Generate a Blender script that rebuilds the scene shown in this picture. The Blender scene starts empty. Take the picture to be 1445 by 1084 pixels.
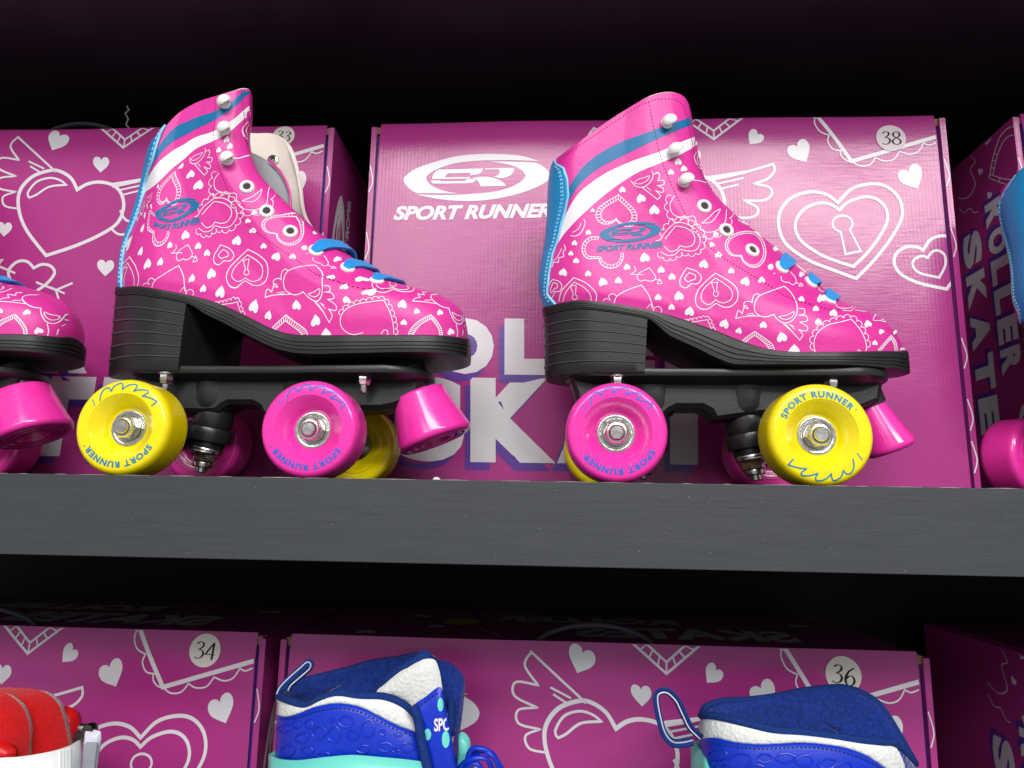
import bpy, bmesh, math, random
import numpy as np
from mathutils import Vector, Matrix, geometry
from mathutils.bvhtree import BVHTree
random.seed(7)
S = bpy.context.scene
COL = S.collection
PI = math.pi

# ------------------------------------------------------------------ camera
PW, PH = 1445.0, 1084.0
F, PITCH, YAW, ROLL = 1017.72, 0.18063, -0.06381, 0.0182
CAM = Vector((0, -0.415, -0.01935))
_fw = Vector((math.sin(YAW)*math.cos(PITCH), math.cos(YAW)*math.cos(PITCH), math.sin(PITCH)))
_r = Vector((math.cos(YAW), -math.sin(YAW), 0)); _u = _r.cross(_fw)
RX = _r*math.cos(ROLL)+_u*math.sin(ROLL); UX = -_r*math.sin(ROLL)+_u*math.cos(ROLL)
def ray(px, py): return (_fw + RX*((px-PW/2)/F) - UX*((py-PH/2)/F)).normalized()
def U(px, py, y):                      # point of the plane at depth y seen at that place of the photograph
    d = ray(px, py); return CAM + d*((y-CAM.y)/d.y)
def Ux(px, py, x):
    d = ray(px, py); return CAM + d*((x-CAM.x)/d.x)
def Uz(px, py, z):
    d = ray(px, py); return CAM + d*((z-CAM.z)/d.z)
cd = bpy.data.cameras.new('camera'); cam = bpy.data.objects.new('camera', cd); COL.objects.link(cam)
cd.sensor_width = 36; cd.lens = 36*F/PW; cd.clip_start = .01; cd.clip_end = 50
M = Matrix((RX, UX, -_fw)).transposed().to_4x4(); M.translation = CAM
cam.matrix_world = M; S.camera = cam

# ------------------------------------------------------------------ materials
def lin(c):
    return tuple((v/12.92 if v <= .04045 else ((v+.055)/1.055)**2.4) for v in (x/255 for x in c))+(1,)
def mat(name, rgb, rough=.5, spec=.5, metal=0, bump=0, bscale=400, var=.06, vscale=60, coat=0, stretch=(1,1,1), btype='noise', rvar=0, sheen=0):
    m = bpy.data.materials.new(name); m.use_nodes = True; nt = m.node_tree; N = nt.nodes; L = nt.links
    p = N['Principled BSDF']; c = lin(rgb)
    p.inputs['Roughness'].default_value = rough; p.inputs['Specular IOR Level'].default_value = spec
    p.inputs['Metallic'].default_value = metal; p.inputs['Coat Weight'].default_value = coat
    p.inputs['Coat Roughness'].default_value = .12; p.inputs['Sheen Weight'].default_value = sheen
    tc = N.new('ShaderNodeTexCoord'); mp = N.new('ShaderNodeMapping'); mp.inputs['Scale'].default_value = stretch
    L.new(tc.outputs['Object'], mp.inputs['Vector'])
    n = N.new('ShaderNodeTexNoise'); n.inputs['Scale'].default_value = vscale; n.inputs['Detail'].default_value = 6
    L.new(mp.outputs[0], n.inputs['Vector'])
    r = N.new('ShaderNodeValToRGB'); r.color_ramp.elements[0].position = .3; r.color_ramp.elements[1].position = .7
    r.color_ramp.elements[0].color = tuple(v*(1-var) for v in c[:3])+(1,)
    r.color_ramp.elements[1].color = tuple(min(1, v*(1+var)) for v in c[:3])+(1,)
    L.new(n.outputs['Fac'], r.inputs['Fac']); L.new(r.outputs[0], p.inputs['Base Color'])
    if rvar:
        mr = N.new('ShaderNodeMapRange'); mr.inputs[3].default_value = rough-rvar; mr.inputs[4].default_value = rough+rvar
        L.new(n.outputs['Fac'], mr.inputs[0]); L.new(mr.outputs[0], p.inputs['Roughness'])
    if bump:
        b = N.new('ShaderNodeBump'); b.inputs['Strength'].default_value = bump; b.inputs['Distance'].default_value = .001
        if btype == 'noise':
            t = N.new('ShaderNodeTexNoise'); t.inputs['Detail'].default_value = 3
        else:
            t = N.new('ShaderNodeTexVoronoi')
        t.inputs['Scale'].default_value = bscale
        L.new(mp.outputs[0], t.inputs['Vector']); L.new(t.outputs[0], b.inputs['Height']); L.new(b.outputs[0], p.inputs['Normal'])
    return m
def card(name, rgb, rough=.3):         # glossy printed corrugated card
    m = mat(name, rgb, rough, .5, var=.03, vscale=9, rvar=.05)
    nt = m.node_tree; N = nt.nodes; L = nt.links; p = N['Principled BSDF']
    tc = N['Texture Coordinate']
    def wave(sc, st, dist, direction):
        w = N.new('ShaderNodeTexWave'); w.wave_type = 'BANDS'; w.bands_direction = direction
        w.inputs['Scale'].default_value = sc; w.inputs['Distortion'].default_value = 1.2; w.inputs['Detail'].default_value = 2; w.inputs['Detail Scale'].default_value = .6
        L.new(tc.outputs['Object'], w.inputs['Vector'])
        b = N.new('ShaderNodeBump'); b.inputs['Strength'].default_value = st; b.inputs['Distance'].default_value = dist
        L.new(w.outputs['Fac'], b.inputs['Height']); return b
    b1 = wave(104, .05, .0004, 'X')
    mp = N.new('ShaderNodeMapping'); mp.inputs['Scale'].default_value = (1, 1, 9); L.new(tc.outputs['Object'], mp.inputs[0])
    t = N.new('ShaderNodeTexNoise'); t.inputs['Scale'].default_value = 60; t.inputs['Detail'].default_value = 5; L.new(mp.outputs[0], t.inputs[0])
    b2 = N.new('ShaderNodeBump'); b2.inputs['Strength'].default_value = .10; b2.inputs['Distance'].default_value = .0008
    L.new(t.outputs[0], b2.inputs['Height']); t3 = N.new('ShaderNodeTexNoise'); t3.inputs['Scale'].default_value = 16; t3.inputs['Detail'].default_value = 3; L.new(tc.outputs['Object'], t3.inputs[0])
    b3 = N.new('ShaderNodeBump'); b3.inputs['Strength'].default_value = .22; b3.inputs['Distance'].default_value = .003; L.new(t3.outputs[0], b3.inputs['Height']); L.new(b1.outputs[0], b3.inputs['Normal']); L.new(b3.outputs[0], b2.inputs['Normal']); L.new(b2.outputs[0], p.inputs['Normal'])
    return m
MT = dict(
    pink=mat('pink_leatherette', (214,50,152), .42, .45, bump=.12, bscale=900, var=.03),
    print_white=mat('white_print', (232,228,234), .45, .4, bump=.1, bscale=900, var=.02),
    print_blue=mat('blue_print', (0,106,158), .45, .4, bump=.1, bscale=900, var=.03),
    thread=mat('dark_pink_thread', (132,8,62), .8, .2, var=.2, vscale=900),
    lining=mat('cream_lining', (226,216,208), .85, .2, bump=.4, bscale=1500, var=.05, sheen=.3),
    grey_lining=mat('grey_lining', (150,152,160), .85, .2, bump=.4, bscale=1500, sheen=.2),
    heel_blue=mat('blue_leatherette', (22,146,206), .42, .45, bump=.15, bscale=900, var=.04),
    pale_blue=mat('pale_blue_edge', (140,208,240), .5, .4),
    rubber=mat('black_rubber', (27,27,29), .42, .45, bump=.12, bscale=700, var=.12, vscale=120, rvar=.08),
    rubber_groove=mat('shaded_rubber_groove', (14,14,15), .5, .2),  # shade of the shallow sole grooves put into a darker colour
    rubber_ridge_lit=mat('grey_rubber_ridge', (62,64,66), .5, .4, var=.15),  # lighter grey paints in the light caught by the heel ridges
    plastic=mat('black_plastic', (32,32,34), .38, .45, bump=.08, bscale=900, var=.1, rvar=.06),
    bush=mat('black_bushing', (30,30,33), .3, .5, bump=.2, bscale=200),
    wheel_pink=mat('pink_urethane', (240,52,168), .22, .5, coat=.3, var=.04, vscale=220, rvar=.07),
    wheel_yellow=mat('yellow_urethane', (246,224,6), .22, .5, coat=.3, var=.04, vscale=220, rvar=.07),
    wheel_ink=mat('blue_wheel_ink', (40,92,200), .35, .5),
    wheel_ink_teal=mat('teal_wheel_ink', (16,132,168), .35, .5),
    steel=mat('zinc_steel', (205,205,200), .24, .5, 1, bump=.1, bscale=900, var=.12, vscale=300, rvar=.08),
    steel_dark=mat('dark_steel', (120,118,112), .3, .5, 1),
    white_enamel=mat('white_enamel', (236,236,232), .22, .5, coat=.3, var=.01),
    wall_black=mat('black_painted_wall', (20,16,21), .6, .25, var=.2, vscale=8),
    hook_inside=mat('grey_hook_inside', (150,150,150), .4, .4),
    lace=mat('blue_lace', (0,142,222), .6, .3, bump=.5, bscale=1800, var=.18, vscale=1200, sheen=.2),
    hole=mat('dark_hole', (72,62,68), .8, .1),
    card=card('magenta_card', (168,52,130), .25),
    card_white=card('white_card_print', (216,214,220), .32),
    card_purple=card('purple_card_print', (92,54,150), .32),
    card_edge=mat('raw_card_edge', (150,120,90), .9, .1, bump=.5, bscale=900, var=.3, vscale=500),
    card_yellow=card('yellow_card_print', (210,190,60), .32),
    sticker=mat('paper_sticker', (222,216,208), .6, .3, var=.03),
    sticker_grey=mat('translucent_sticker', (212,196,204), .4, .4, var=.05),
    ink=mat('black_ink', (34,32,36), .6, .2),
    shelf=None, worn_edge=mat('raw_board_edge', (150,148,144), .8, .2, var=.2, vscale=300), black=mat('black_laminate', (35,27,36), .45, .35, var=.25, vscale=6, bump=.05, bscale=60, rvar=.1),
    handle=mat('grey_handle_plastic', (84,84,90), .4, .4),
    royal=mat('royal_blue_synthetic', (8,48,190), .36, .45, bump=.1, bscale=900, var=.06),
    navy=mat('navy_mesh_fabric', (18,46,128), .85, .15, bump=.7, bscale=420, btype='vor', var=.35, vscale=420, sheen=.4),
    navy_cord=mat('navy_binding', (22,52,120), .85, .2, bump=.8, bscale=1200, var=.3, vscale=900),
    mesh_white=mat('white_mesh_fabric', (228,230,228), .8, .2, bump=.45, bscale=430, btype='vor', var=.06, vscale=500),
    mint=mat('mint_plastic', (110,214,200), .35, .45, var=.02),
    white_plastic=mat('white_plastic', (228,230,232), .3, .5, var=.02),
    clear=mat('cloudy_plastic', (206,206,222), .3, .5, var=.03),
    red=mat('red_fleece', (192,8,14), .85, .15, bump=.45, bscale=800, btype='vor', var=.15, vscale=500, sheen=.5),
    red_gloss=mat('red_synthetic', (204,8,14), .4, .5, var=.08),
    thread_white=mat('white_string', (190,186,180), .7, .2),
)
def pucker(m):
    nt = m.node_tree; N = nt.nodes; L = nt.links; p = N['Principled BSDF']; old = p.inputs['Normal'].links[0].from_node
    t = N.new('ShaderNodeTexNoise'); t.inputs['Scale'].default_value = 48; t.inputs['Detail'].default_value = 4; t.inputs['Distortion'].default_value = .8
    L.new(N['Texture Coordinate'].outputs['Object'], t.inputs[0])
    k = N.new('ShaderNodeBump'); k.inputs['Strength'].default_value = .3; k.inputs['Distance'].default_value = .0016
    L.new(t.outputs[0], k.inputs['Height']); L.new(k.outputs[0], old.inputs['Normal'])
for k_ in ('pink', 'print_white', 'print_blue', 'heel_blue'): pucker(MT[k_])
def shelf_mat():
    m = mat('charcoal_laminate', (58,61,65), .5, .35, bump=.1, bscale=90, var=.07, vscale=26, stretch=(1,6,14), rvar=.08)
    nt = m.node_tree; N = nt.nodes; L = nt.links; p = N['Principled BSDF']
    t = N.new('ShaderNodeTexNoise'); t.inputs['Scale'].default_value = 900; t.inputs['Detail'].default_value = 2
    L.new(N['Texture Coordinate'].outputs['Object'], t.inputs[0])
    r = N.new('ShaderNodeValToRGB'); r.color_ramp.elements[0].position = .72; r.color_ramp.elements[1].position = .8
    L.new(t.outputs[0], r.inputs[0])
    mx = N.new('ShaderNodeMixRGB'); mx.inputs[2].default_value = (.35,.35,.36,1); L.new(r.outputs[0], mx.inputs[0])
    src = p.inputs['Base Color'].links[0].from_socket
    L.new(src, mx.inputs[1]); L.new(mx.outputs[0], p.inputs['Base Color']); return m
MT['shelf'] = shelf_mat()

# ------------------------------------------------------------------ objects
def empty(name, loc, label=None, cat=None, group=None, rot=0):
    o = bpy.data.objects.new(name, None); COL.objects.link(o); o.location = loc; o.rotation_euler = (0,0,rot); o.empty_display_size = .02
    if label: o['label'] = label
    if cat: o['category'] = cat
    if group: o['group'] = group
    return o
class MB:
    def __init__(s): s.v = []; s.f = []; s.m = []; s.slots = []
    def slot(s, m):
        if m not in s.slots: s.slots.append(m)
        return s.slots.index(m)
    def add(s, verts, faces, m):
        b = len(s.v); k = s.slot(m)
        s.v += [tuple(v) for v in verts]
        for f in faces: s.f.append([i+b for i in f]); s.m.append(k)
    def build(s, name, parent=None, origin=(0,0,0), smooth=True, angle=40, bevel=0, seg=2, xf=None):
        me = bpy.data.meshes.new(name); O = Vector(origin)
        me.from_pydata([Vector(v)-O for v in s.v], [], s.f)
        for m in s.slots: me.materials.append(MT[m])
        for p, k in zip(me.polygons, s.m): p.material_index = k; p.use_smooth = smooth
        if smooth:
            me.set_sharp_from_angle(angle=math.radians(angle))
        o = bpy.data.objects.new(name, me); COL.objects.link(o)
        if parent: o.parent = parent
        if bevel:
            b = o.modifiers.new('bevel', 'BEVEL'); b.width = bevel; b.segments = seg; b.limit_method = 'ANGLE'
            b.harden_normals = False
        return o
def box_geo(mb, lo, hi, m):
    x0,y0,z0 = lo; x1,y1,z1 = hi
    v = [(x0,y0,z0),(x1,y0,z0),(x1,y1,z0),(x0,y1,z0),(x0,y0,z1),(x1,y0,z1),(x1,y1,z1),(x0,y1,z1)]
    mb.add(v, [(3,2,1,0),(4,5,6,7),(0,1,5,4),(1,2,6,5),(2,3,7,6),(3,0,4,7)], m)
def frame(axis):
    a = Vector(axis).normalized(); t = Vector((1,0,0)) if abs(a.x) < .9 else Vector((0,0,1))
    b = (t - a*t.dot(a)).normalized(); return b, a.cross(b), a
def lathe(mb, prof, base, axis, m, n=48, cap0=False, cap1=False):   # prof: (radius, height along the axis)
    b, c, a = frame(axis); O = Vector(base); V = []; Fs = []
    for r, h in prof:
        for k in range(n):
            t = 2*PI*k/n; V.append(O + a*h + b*(r*math.cos(t)) + c*(r*math.sin(t)))
    for i in range(len(prof)-1):
        for k in range(n):
            k2 = (k+1) % n; Fs.append((i*n+k, i*n+k2, (i+1)*n+k2, (i+1)*n+k))
    if cap0: Fs.append(tuple(range(n))[::-1])
    if cap1: Fs.append(tuple((len(prof)-1)*n+k for k in range(n)))
    mb.add(V, Fs, m)
def tube(mb, pts, rad, m, n=10, closed=False, flat=None):
    pts = [Vector(p) for p in pts]; V = []; Fs = []; L = len(pts); up = None
    for i, p in enumerate(pts):
        a = pts[(i+1) % L] if (closed or i < L-1) else p; b = pts[i-1] if (closed or i > 0) else p
        t = (a-b).normalized()
        if up is None:
            up = Vector((0,0,1)) if abs(t.z) < .9 else Vector((0,1,0))
        s = t.cross(up).normalized(); up = s.cross(t).normalized()
        r = rad[i] if isinstance(rad, (list,tuple)) else rad
        for k in range(n):
            q = 2*PI*k/n; V.append(p + s*(math.cos(q)*r) + up*(math.sin(q)*r*(flat or 1)))
    for i in range(L if closed else L-1):
        j = (i+1) % L
        for k in range(n):
            k2 = (k+1) % n; Fs.append((i*n+k, i*n+k2, j*n+k2, j*n+k))
    if not closed: Fs.append(tuple(range(n))[::-1]); Fs.append(tuple((L-1)*n+k for k in range(n)))
    mb.add(V, Fs, m)
def copy_tree(o, parent=None):
    c = o.copy(); COL.objects.link(c)
    if parent: c.parent = parent
    for ch in list(o.children): copy_tree(ch, c)
    return c

# ------------------------------------------------------------------ drawing: strokes and fills in the plane
def cat(pts, closed=False, step=3):
    """smooth curve through points; a third value marks a corner"""
    P = [(p[0], p[1]) for p in pts]; C = [len(p) > 2 for p in pts]; n = len(P); out = []
    rng = range(n if closed else n-1)
    for i in rng:
        p1, p2 = np.array(P[i]), np.array(P[(i+1) % n])
        p0 = np.array(P[i-1]) if (i > 0 or closed) and not C[i] else p1-(p2-p1)*.4
        j = (i+2) % n
        p3 = np.array(P[j]) if (i+2 < n or closed) and not C[(i+1) % n] else p2+(p2-p1)*.4
        k = max(2, int(np.hypot(*(p2-p1))/step))
        for q in range(k):
            t = q/k
            out.append(tuple(.5*((2*p1)+(p2-p0)*t+(2*p0-5*p1+4*p2-p3)*t*t+(3*p1-p0-3*p2+p3)*t**3)))
    if not closed: out.append(P[-1])
    return out
def dense(pts, step, closed=False):
    out = []; n = len(pts)
    for i in range(n if closed else n-1):
        a, b = np.array(pts[i][:2], float), np.array(pts[(i+1) % n][:2], float); k = max(1, int(np.hypot(*(b-a))/step))
        for q in range(k): out.append(tuple(a+(b-a)*q/k))
    if not closed: out.append(tuple(pts[-1][:2]))
    return out
class Art(list):
    """list of (verts2d, faces, material)"""
    def stroke(s, pts, w, m, closed=False):
        P = [np.array(p[:2], float) for p in pts]
        Q = [P[0]]
        for p in P[1:]:
            if np.hypot(*(p-Q[-1])) > 1e-6: Q.append(p)
        if closed and np.hypot(*(Q[0]-Q[-1])) < 1e-6: Q.pop()
        P = Q; n = len(P)
        if n < 2: return
        V = []; Fs = []
        for i in range(n):
            a = P[i-1] if (i > 0 or closed) else None; b = P[(i+1) % n] if (i < n-1 or closed) else None
            d1 = (P[i]-a) if a is not None else (b-P[i]); d2 = (b-P[i]) if b is not None else (P[i]-a)
            d1 = d1/np.hypot(*d1); d2 = d2/np.hypot(*d2)
            n1 = np.array([-d1[1], d1[0]]); n2 = np.array([-d2[1], d2[0]]); nn = n1+n2; l = np.hypot(*nn)
            nn = n1 if l < 1e-3 else nn/l
            k = min(1.8, 1/max(.3, nn@n1)); hw = (w[i] if isinstance(w, (list,tuple)) else w)/2
            V += [P[i]+nn*hw*k, P[i]-nn*hw*k]
        for i in range(n if closed else n-1):
            j = (i+1) % n; Fs.append((2*i, 2*i+1, 2*j+1, 2*j))
        s.append((V, Fs, m))
    def fill(s, pts, m, maxe=None):
        P = [tuple(p[:2]) for p in pts]
        tri = geometry.tessellate_polygon([[Vector((p[0], p[1], 0)) for p in P]])
        s.raw(P, [tuple(t) for t in tri], m, maxe)
    def raw(s, P, tri, m, maxe=None):
        if maxe:
            bm = bmesh.new(); vs = [bm.verts.new((p[0], p[1], 0)) for p in P]
            for t in tri:
                try: bm.faces.new([vs[i] for i in t])
                except ValueError: pass
            for _ in range(5):
                le = [e for e in bm.edges if e.calc_length() > maxe]
                if not le: break
                bmesh.ops.subdivide_edges(bm, edges=le, cuts=1); bmesh.ops.triangulate(bm, faces=bm.faces[:])
            bm.verts.index_update()
            P = [(v.co.x, v.co.y) for v in bm.verts]; tri = [tuple(v.index for v in f.verts) for f in bm.faces]; bm.free()
        s.append(([np.array(p, float) for p in P], tri, m))
    def arc(s, c, r, a0, a1, w, m, n=20, ry=None):
        s.stroke([(c[0]+r*math.cos(a0+(a1-a0)*i/n), c[1]+(ry or r)*math.sin(a0+(a1-a0)*i/n)) for i in range(n+1)], w, m)
    def xf(s, fn):
        o = Art()
        for V, Fs, m in s: o.append(([np.array(fn(v)) for v in V], Fs, m))
        return o
def bez(p0, p1, p2, p3, n):
    p0, p1, p2, p3 = map(np.array, (p0, p1, p2, p3))
    return [tuple((1-t)**3*p0+3*(1-t)**2*t*p1+3*(1-t)*t*t*p2+t**3*p3) for t in [i/n for i in range(n)]]
def heart(cx, cy, w, h=None, rot=0, n=14):
    h = h or w
    R = bez((0,-.26), (.05,-.5), (.47,-.58), (.5,-.2), n)+bez((.5,-.2), (.52,.1), (.2,.28), (0,.5), n)
    Lf = [(-x, y) for x, y in R[::-1]][:-1]
    P = R+[(0,.5)]+Lf; a = math.radians(rot)
    return [(cx+x*w*math.cos(a)-y*h*math.sin(a), cy+x*w*math.sin(a)+y*h*math.cos(a)) for x, y in P]
def resamp(P, n, closed=True):
    P = [np.array(p[:2], float) for p in P]
    if closed: P = P+[P[0]]
    d = [0]
    for a, b in zip(P, P[1:]): d.append(d[-1]+np.hypot(*(b-a)))
    out = []; j = 0
    for i in range(n):
        t = d[-1]*i/(n if closed else n-1)
        while j < len(d)-2 and d[j+1] < t: j += 1
        k = (t-d[j])/max(1e-9, d[j+1]-d[j]); out.append(P[j]+(P[j+1]-P[j])*min(1, k))
    return out
def shrink(P, k, c=None):
    c = np.mean(np.array([p[:2] for p in P]), axis=0) if c is None else np.array(c)
    return [tuple(c+(np.array(p[:2])-c)*k) for p in P]
def lace(A, P, n, w, m, depth=.75, closed=True):     # row of scallops outside an outline
    c = np.mean(np.array([p[:2] for p in P]), axis=0); Q = resamp(P, n if closed else n+1, closed)
    for i in range(n):
        a, b = Q[i], Q[(i+1) % len(Q)]; mid = (a+b)/2; d = b-a; nr = np.array([-d[1], d[0]])
        if nr@(mid-c) < 0: nr = -nr
        A.stroke([tuple(mid-d/2*math.cos(t)+nr*depth*.6*math.sin(t)) for t in [PI*k/8 for k in range(9)]], w, m)
def ladder(A, P, k, n, w, m, fill=1.0):
    A.stroke(dense(P, 3, True), w, m, True); I = shrink(P, k); A.stroke(dense(I, 3, True), w, m, True)
    for a, b in zip(resamp(P, n), resamp(I, n)): A.stroke([tuple(a), tuple(b)], w*fill, m)
def keyhole(A, cx, cy, h, rot, w, m):
    a = math.radians(rot)
    f = lambda x, y: (cx+(x*math.cos(a)-y*math.sin(a))*h, cy+(x*math.sin(a)+y*math.cos(a))*h)
    P = [f(.17*math.cos(t), -.28+.17*math.sin(t)) for t in [PI*.62+PI*1.76*i/16 for i in range(17)]]+[f(.2,.5), f(-.2,.5)]
    A.stroke(dense(P, h*.1, True), w, m, True)
def smallheart(A, x, y, w, rot, m): A.fill(heart(x, y, w, w*1.0, rot, 6), m, w*.45)

_txt = {}
def text_geo(body, offset=0., shear=0., spacing=1.):
    key = (body, offset, shear, spacing)
    if key not in _txt:
        cu = bpy.data.curves.new('txt', 'FONT'); cu.body = body; cu.offset = offset; cu.shear = shear; cu.space_character = spacing
        cu.resolution_u = 4
        o = bpy.data.objects.new('txt', cu); COL.objects.link(o)
        dg = bpy.context.evaluated_depsgraph_get(); me = bpy.data.meshes.new_from_object(o.evaluated_get(dg))
        V = np.array([v.co[:2] for v in me.vertices]); Fs = [tuple(p.vertices) for p in me.polygons]
        bpy.data.objects.remove(o); bpy.data.curves.remove(cu); bpy.data.meshes.remove(me)
        lo, hi = V.min(0), V.max(0)
        _txt[key] = ((V-lo)/(hi-lo), Fs, (hi-lo)[0]/(hi-lo)[1])
    return _txt[key]
def text_quad(A, body, p0, right, up, m, offset=.02, shear=0., spacing=1., maxe=None):
    V, Fs, _ = text_geo(body, offset, shear, spacing); p0, right, up = map(np.array, (p0, right, up))
    A.raw([tuple(p0+right*v[0]+up*v[1]) for v in V], Fs, m, maxe)

# the emblem on boots and boxes, traced in its own frame (x right, y down, text below)
def emblem(m, maxe=60):
    A = Art()
    up = [(1300,145,1),(1150,101),(1000,87),(810,82),(600,100),(400,150),(250,205),(170,260),(147,297),(165,340),(210,385),(262,413,1),(440,414),(625,416,1),(520,400),(430,370),(365,330),(340,285),(365,250),(430,210),(560,165),(700,145),(850,137),(1050,137)]
    lo = [(870,147,1),(1050,149),(1270,158,1),(1340,195),(1380,240),(1385,275),(1360,320),(1270,370),(1130,420),(950,460),(750,480),(560,475),(400,455),(240,421,1),(430,428),(620,426),(750,418),(900,405),(1030,375),(1130,330),(1180,282),(1178,255),(1140,215),(1060,180),(950,157)]
    for P in (up, lo): A.fill(cat(P, True, 25), m, maxe)
    s1 = [(445,212),(825,205),(815,232),(800,247),(770,257),(710,265),(722,242),(527,245),(507,262),(500,279),(715,276),(715,291),(390,293),(392,268),(412,232)]
    s2 = [(380,303),(450,303),(470,312),(665,310),(690,295),(740,294),(765,302),(740,325),(680,330),(400,332),(382,318)]
    r1 = [(722,287),(780,277),(850,275),(910,284),(960,302),(1000,330),(1020,355),(805,358),(795,335),(772,303),(750,292)]
    r2 = [(840,205),(1088,203),(1085,230),(1060,265),(1020,284),(985,292),(912,275),(945,265),(965,245),(964,224),(950,215),(830,215)]
    for P in (s1, s2, r1, r2): A.fill(P, m, maxe)
    text_quad(A, 'SPORT RUNNER', (62,645), (1340,-20), (0,-122), m, offset=.045, shear=.32, maxe=maxe)
    return A

def Z(ox, oy, sc): return lambda p: ((ox+p[0]/sc, oy+p[1]/sc)+tuple(p[2:]))
def zz(t, pts): return [t(p) for p in pts]

# ------------------------------------------------------------------ the display shelf
Y_BACK = .40; T_SH = .0467; Z_LOW = -.4155; Z_UP = .372
sh = empty('display_shelf', (0, .2, Z_LOW), 'black display shelving with a charcoal grey board edge between two rows of boxes', 'shelf')
def board(z_top, mfront, name='shelf_board'):
    mb = MB(); box_geo(mb, (-1.5, .0004, z_top-T_SH), (1.5, Y_BACK, z_top), 'black')
    ob = mb.build(name, sh, sh.location, smooth=False)
    m2 = MB(); box_geo(m2, (-1.5, -.0012, z_top-T_SH), (1.5, .0003, z_top+.0002), mfront)
    m2.build('edge_band', ob, sh.location, smooth=False, bevel=.0004)
    return ob
top_b = board(0, 'shelf')
mb = MB(); x = -.45
while x < .45:
    l = random.uniform(.002, .03); tube(mb, [(x, -.0012, .0001), (x+l*.5, -.00125, .0001+random.uniform(0,.0001)), (x+l, -.0012, .0001)], [.0001, random.uniform(.00016,.0003), .0001], 'worn_edge', 6); x += l+random.uniform(.001, .02)
mb.build('worn_edge', top_b, sh.location)
board(Z_LOW, 'shelf'); board(Z_UP+T_SH, 'shelf')
mb = MB(); box_geo(mb, (-1.5, Y_BACK+.001, Z_LOW-.1), (1.5, Y_BACK+.02, Z_UP+.2), 'wall_black'); wl = mb.build('back_wall', None, smooth=False); wl['kind'] = 'structure'; wl['label'] = 'black wall behind the boxes and shelf boards'

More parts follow.
